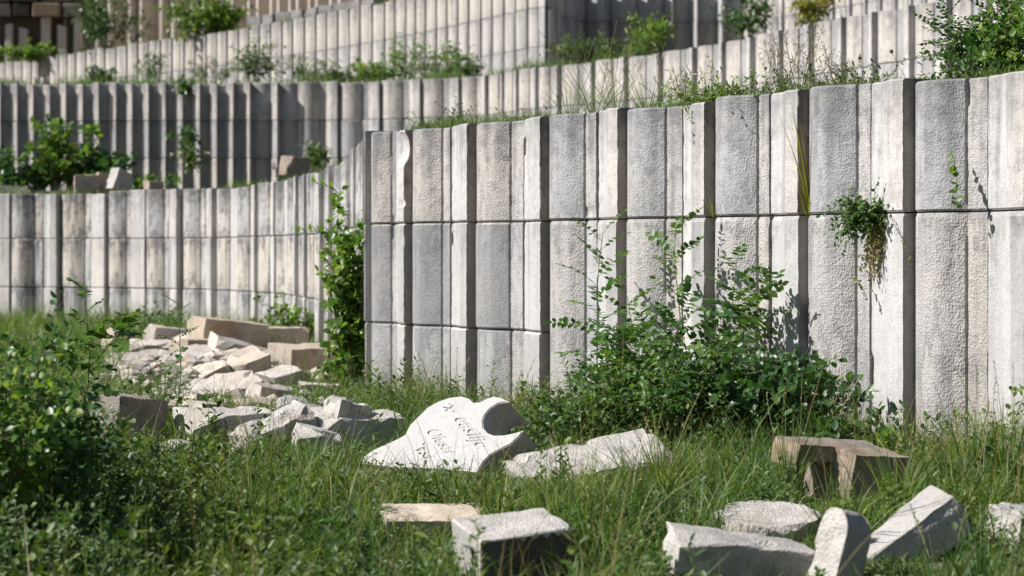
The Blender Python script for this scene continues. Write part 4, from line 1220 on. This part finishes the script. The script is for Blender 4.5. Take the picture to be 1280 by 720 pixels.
def field(y0, y1, dens, margin=.35):
    n = int((y1 - y0) * ((y0 + y1) / 2 * .4236 + 2 * margin) * dens)
    y = rg.uniform(y0, y1, n * 2); hw = y * .2118 + margin
    x = rg.uniform(-1, 1, n * 2) * (y1 * .2118 + margin)
    k = np.abs(x) < hw; x, y = x[k], y[k]
    k = wall_side(x, y) > 0.03
    return x[k], y[k]

def blades(x, y, z, h, w, bend, name, mat, label):
    n = len(x); m = 4
    a = rg.uniform(0, 2 * np.pi, n)
    lean = rg.normal(0, .22, (n, 2)); crv = rg.uniform(.1, 1, n) * bend
    cx, cy = np.cos(a), np.sin(a)
    fa = rg.uniform(0, 2 * np.pi, n); sx, sy = np.cos(fa), np.sin(fa)
    V = np.zeros((n, m + 1, 2, 3))
    for j in range(m + 1):
        f = j / m
        px_ = x + h * (lean[:, 0] * f + cx * crv * f * f); py_ = y + h * (lean[:, 1] * f + cy * crv * f * f)
        pz_ = z + h * (f - .35 * crv * f * f)
        ww = w * (1 - f ** 1.6) * .5 + .0004
        for s, sg in ((0, 1), (1, -1)):
            V[:, j, s, 0] = px_ + sx * ww * sg; V[:, j, s, 1] = py_ + sy * ww * sg; V[:, j, s, 2] = pz_
    base = (np.arange(n) * (m + 1) * 2)[:, None, None]
    q = np.array([[2 * j, 2 * j + 1, 2 * j + 3, 2 * j + 2] for j in range(m)])[None]
    lo = (base + q).ravel()
    o = link(name, mesh_np(name, V.reshape(-1, 3), lo, np.full(n * m, 4), True), mat)
    tag(o, label, 'grass', kind='stuff'); return o

def lawn():
    xs = []; ys = []; hs = []
    for y0, y1, d, hb in ((6.3, 8.6, 1500, .17), (8.6, 11, 1700, .17), (11, 14, 1300, .18), (14, 19, 800, .17), (19, 26, 420, .16), (26, 38, 240, .22)):
        x, y = field(y0, y1, d)
        cl = noise2(x, y, 1.1, 3.0); c2 = noise2(x, y, 4.0, 8.0)
        h = hb * 1.05 * (1 + .6 * cl + .7 * c2 + 2.2 * np.clip(noise2(x, y, 2.6, 21.0) - .15, 0, 1)) * rg.uniform(.5, 1.35, len(x))
        f = stone_factor(x, y)
        heap = np.exp(-(((x - PILE[0]) / 1.0) ** 2 + ((y - PILE[1]) / 3.2) ** 2))
        keep = (f > 0) & (rg.uniform(0, 1, len(x)) < .42 + .75 * c2 + .3 * cl) & (rg.uniform(0, 1, len(x)) > heap * 1.5)
        xs.append(x[keep]); ys.append(y[keep]); hs.append(np.maximum(.03, (h * f * np.where(y < 9, .8, 1.0)))[keep])
    x = np.concatenate(xs); y = np.concatenate(ys); h = np.concatenate(hs)
    z = np.array([ground_z(a, b) for a, b in zip(x, y)]) - .01
    blades(x, y, z, h, rg.uniform(.004, .009, len(x)) * np.where(y > 19, 1.8, 1), .9, 'grass', M_GRASS, 'uneven green grass covering the ground before the lowest wall')
    k = rg.choice(len(x), 3600, replace=False); k = k[(h[k] > .12)]
    blades(x[k], y[k], z[k], h[k] * 1.7, np.full(len(k), .003), .6, 'dry_grass', M_DRY, 'thin dry straw coloured stalks standing among the green grass')
lawn()

def cover():
    Ps = []; Ds = []; Us = []; Ls = []; Ws = []
    for y0, y1, d, sz in ((6.3, 8.6, 1500, .024), (8.6, 11, 1600, .024), (11, 14.5, 1300, .025), (14.5, 20, 700, .028), (20, 38, 200, .05)):
        x, y = field(y0, y1, d)
        c = noise2(x, y, 2.3, 11.0); c2 = noise2(x, y, 7, 4.0)
        f = stone_factor(x, y)
        heap = np.exp(-(((x - PILE[0]) / 1.0) ** 2 + ((y - PILE[1]) / 3.2) ** 2))
        keep = (f > 0) & (rg.uniform(0, 1, len(x)) < .62 + 1.0 * c) & (rg.uniform(0, 1, len(x)) > heap * 1.5)
        x, y, c, c2, f = x[keep], y[keep], c[keep], c2[keep], f[keep]
        n = len(x)
        z = np.array([ground_z(a, b) for a, b in zip(x, y)]) + (rg.uniform(.0, 1, n) ** .7) * (.10 + .12 * np.clip(c + c2, -.5, 1)) * f
        a = rg.uniform(0, 6.28, n)
        Ps.append(np.stack([x, y, z], 1)); Ds.append(np.stack([np.cos(a), np.sin(a), rg.normal(.2, .4, n)], 1))
        Us.append(np.stack([rg.normal(-.2, .4, n), rg.normal(-.2, .4, n), np.ones(n)], 1))
        l = sz * rg.uniform(.5, 1.2, n) * (1 + .9 * (rg.uniform(0, 1, n) < .12)); Ls.append(l); Ws.append(l * rg.uniform(.35, .8, n))
    o = link('ground_cover', leaves_mesh('ground_cover', np.concatenate(Ps), np.concatenate(Ds), np.concatenate(Us), np.concatenate(Ls), np.concatenate(Ws)), M_WEED)
    tag(o, 'small leaved weeds and clover spread through the grass', 'ground cover', kind='stuff')
cover()

def rosettes():
    stalks = []
    Ps = []; Ds = []; Us = []; Ls = []; Ws = []
    for y0, y1, d in ((6.4, 9, 80), (9, 12, 75), (12, 16, 40)):
        x, y = field(y0, y1, d)
        left = np.clip((-.2 - x) / 1.2, 0, 1)
        f = stone_factor(x, y)
        k = (f > .95) & (rg.uniform(0, 1, len(x)) < .55 + .45 * left)
        for a, b, ff in zip(x[k], y[k], f[k]):
            if np.hypot(a + .36, b - 11.7) < .75: continue
            n = int(rg.integers(10, 26)); h = rg.uniform(.05, .20) * ff; z0 = ground_z(a, b)
            l = rg.uniform(.022, .060); w = l * rg.uniform(.22, .55)
            near = np.min(np.hypot(ST[:, 0] - a - .15, (ST[:, 1] - b - .2) * .6))
            if rg.uniform() < .34 and b > 7.2 and near > .62:
                h = rg.uniform(.18, .42); n = int(n * 1.6)
            if h > .12: stalks.append(([np.array((a, b, z0)), np.array((a, b, z0 + h))], .0016, .0010))
            for i in range(n):
                t = i * 2.4; e = rg.uniform(.1, 1.2)
                Ps.append((a + rg.normal(0, .012), b + rg.normal(0, .012), z0 + h * (i + 1) / n)); Ds.append((math.cos(t), math.sin(t), e))
                Us.append((rg.normal(0, .3), rg.normal(0, .3), 1)); Ls.append(l * rg.uniform(.7, 1.1)); Ws.append(w)
    o = link('weed_cover', leaves_mesh('weed_cover', Ps, Ds, Us, Ls, Ws), M_WEED)
    tag(o, 'narrow leaved upright weeds thick in the left foreground grass', 'ground cover', kind='stuff')
    o = link('weed_stalks', tubes_mesh('weed_stalks', stalks, 3), M_GSTEM)
    tag(o, 'thin upright stalks of the narrow leaved foreground weeds', 'ground cover', kind='stuff')
rosettes()

def edge_grass(path, top, lo_px, hi_px, n, h, back, name, label, wd, seed):
    r = np.random.default_rng(seed)
    s0, s1 = path.s_at_px(lo_px), path.s_at_px(hi_px)
    s = r.uniform(s0, s1, n); b = .08 + np.abs(r.normal(0, back, n))
    pts = np.array([path.at(a, -c) for a, c in zip(s, b)])
    c = noise2(pts[:, 0], pts[:, 1], 1.2, seed)
    k = r.uniform(0, 1, n) < .6 + 1.1 * c
    pts = pts[k]; hh = h * r.uniform(.4, 1.3, len(pts)) * (1 + c[k])
    blades(pts[:, 0], pts[:, 1], np.full(len(pts), top - .05), hh, r.uniform(.6, 1.2, len(pts)) * wd, .9, name, M_GRASS, label)
edge_grass(PATH_A, TOP_A, 490, 1300, 15000, .10, .3, 'wall_top_grass', 'short grass along the top of the lowest wall at right', .004, 4)
edge_grass(PATH_A, TOP_A, -60, 440, 6000, .14, .9, 'terrace_grass', 'short grass along the first terrace edge at left', .012, 5)
edge_grass(PATH_C, TOP_C, -60, 760, 8000, .22, .6, 'terrace_grass', 'short grass on the coping of the second wall', .016, 6)
edge_grass(PATH_D, TOP_D, -60, 520, 4000, .22, .9, 'terrace_grass', 'short grass on the coping of the third wall', .022, 7)

# tall out-of-focus grasses near the camera
G4 = 'tall grass tufts in the near foreground'
for i, (px, Y, h, lb) in enumerate([(1230, 7.9, .42, 'tall blurred grass tuft with seed heads at the right edge foreground'), (1175, 8.0, .28, 'blurred grass tuft before the tilted wedge slab'),
        (310, 7.6, .22, 'blurred grass tuft in the left foreground'), (480, 7.7, .20, 'blurred grass tuft left of the thick bottom centre block'),
        (770, 8.0, .26, 'blurred grass tuft right of the thick bottom centre block'), (1120, 9.6, .36, 'long bladed grass tuft in front of the brown block'), (985, 10.6, .40, 'tall dark grass tuft before the dark shrub'),
        (1190, 10.3, .34, 'dense grass tuft by the wall behind the wedge slab'), (830, 10.9, .34, 'grass tuft with pale seed heads below the long tilted slab')]):
    blade_tuft(gz(px, Y), 70, h, 150 + i, .55, (0, 0, 0), .006, label=lb, name='grass_tuft', group=G4, heads=5)
blade_tuft(gz(1212, 10.9), 110, .42, 180, .5, (0, 0, 0), .007, label='lush grass tuft at the wall foot near the right edge', name='grass_tuft', group=G4, heads=6)
blade_tuft(gz(1258, 10.4), 120, .50, 181, .5, (0, 0, 0), .007, label='tallest lush grass tuft at the right edge behind the white lump', name='grass_tuft', group=G4, heads=7)
blade_tuft(gz(560, 14.6), 24, .42, 170, .8, (0, 0, 0), .003, label='wild oats with long drooping stalks before the bend of the wall', name='wild_oats', heads=9, mat=M_DRY)
blade_tuft(gz(635, 14.0), 20, .36, 171, .8, (0, 0, 0), .003, label='wild oats rising behind the inscribed stone', name='wild_oats', heads=8, mat=M_DRY)
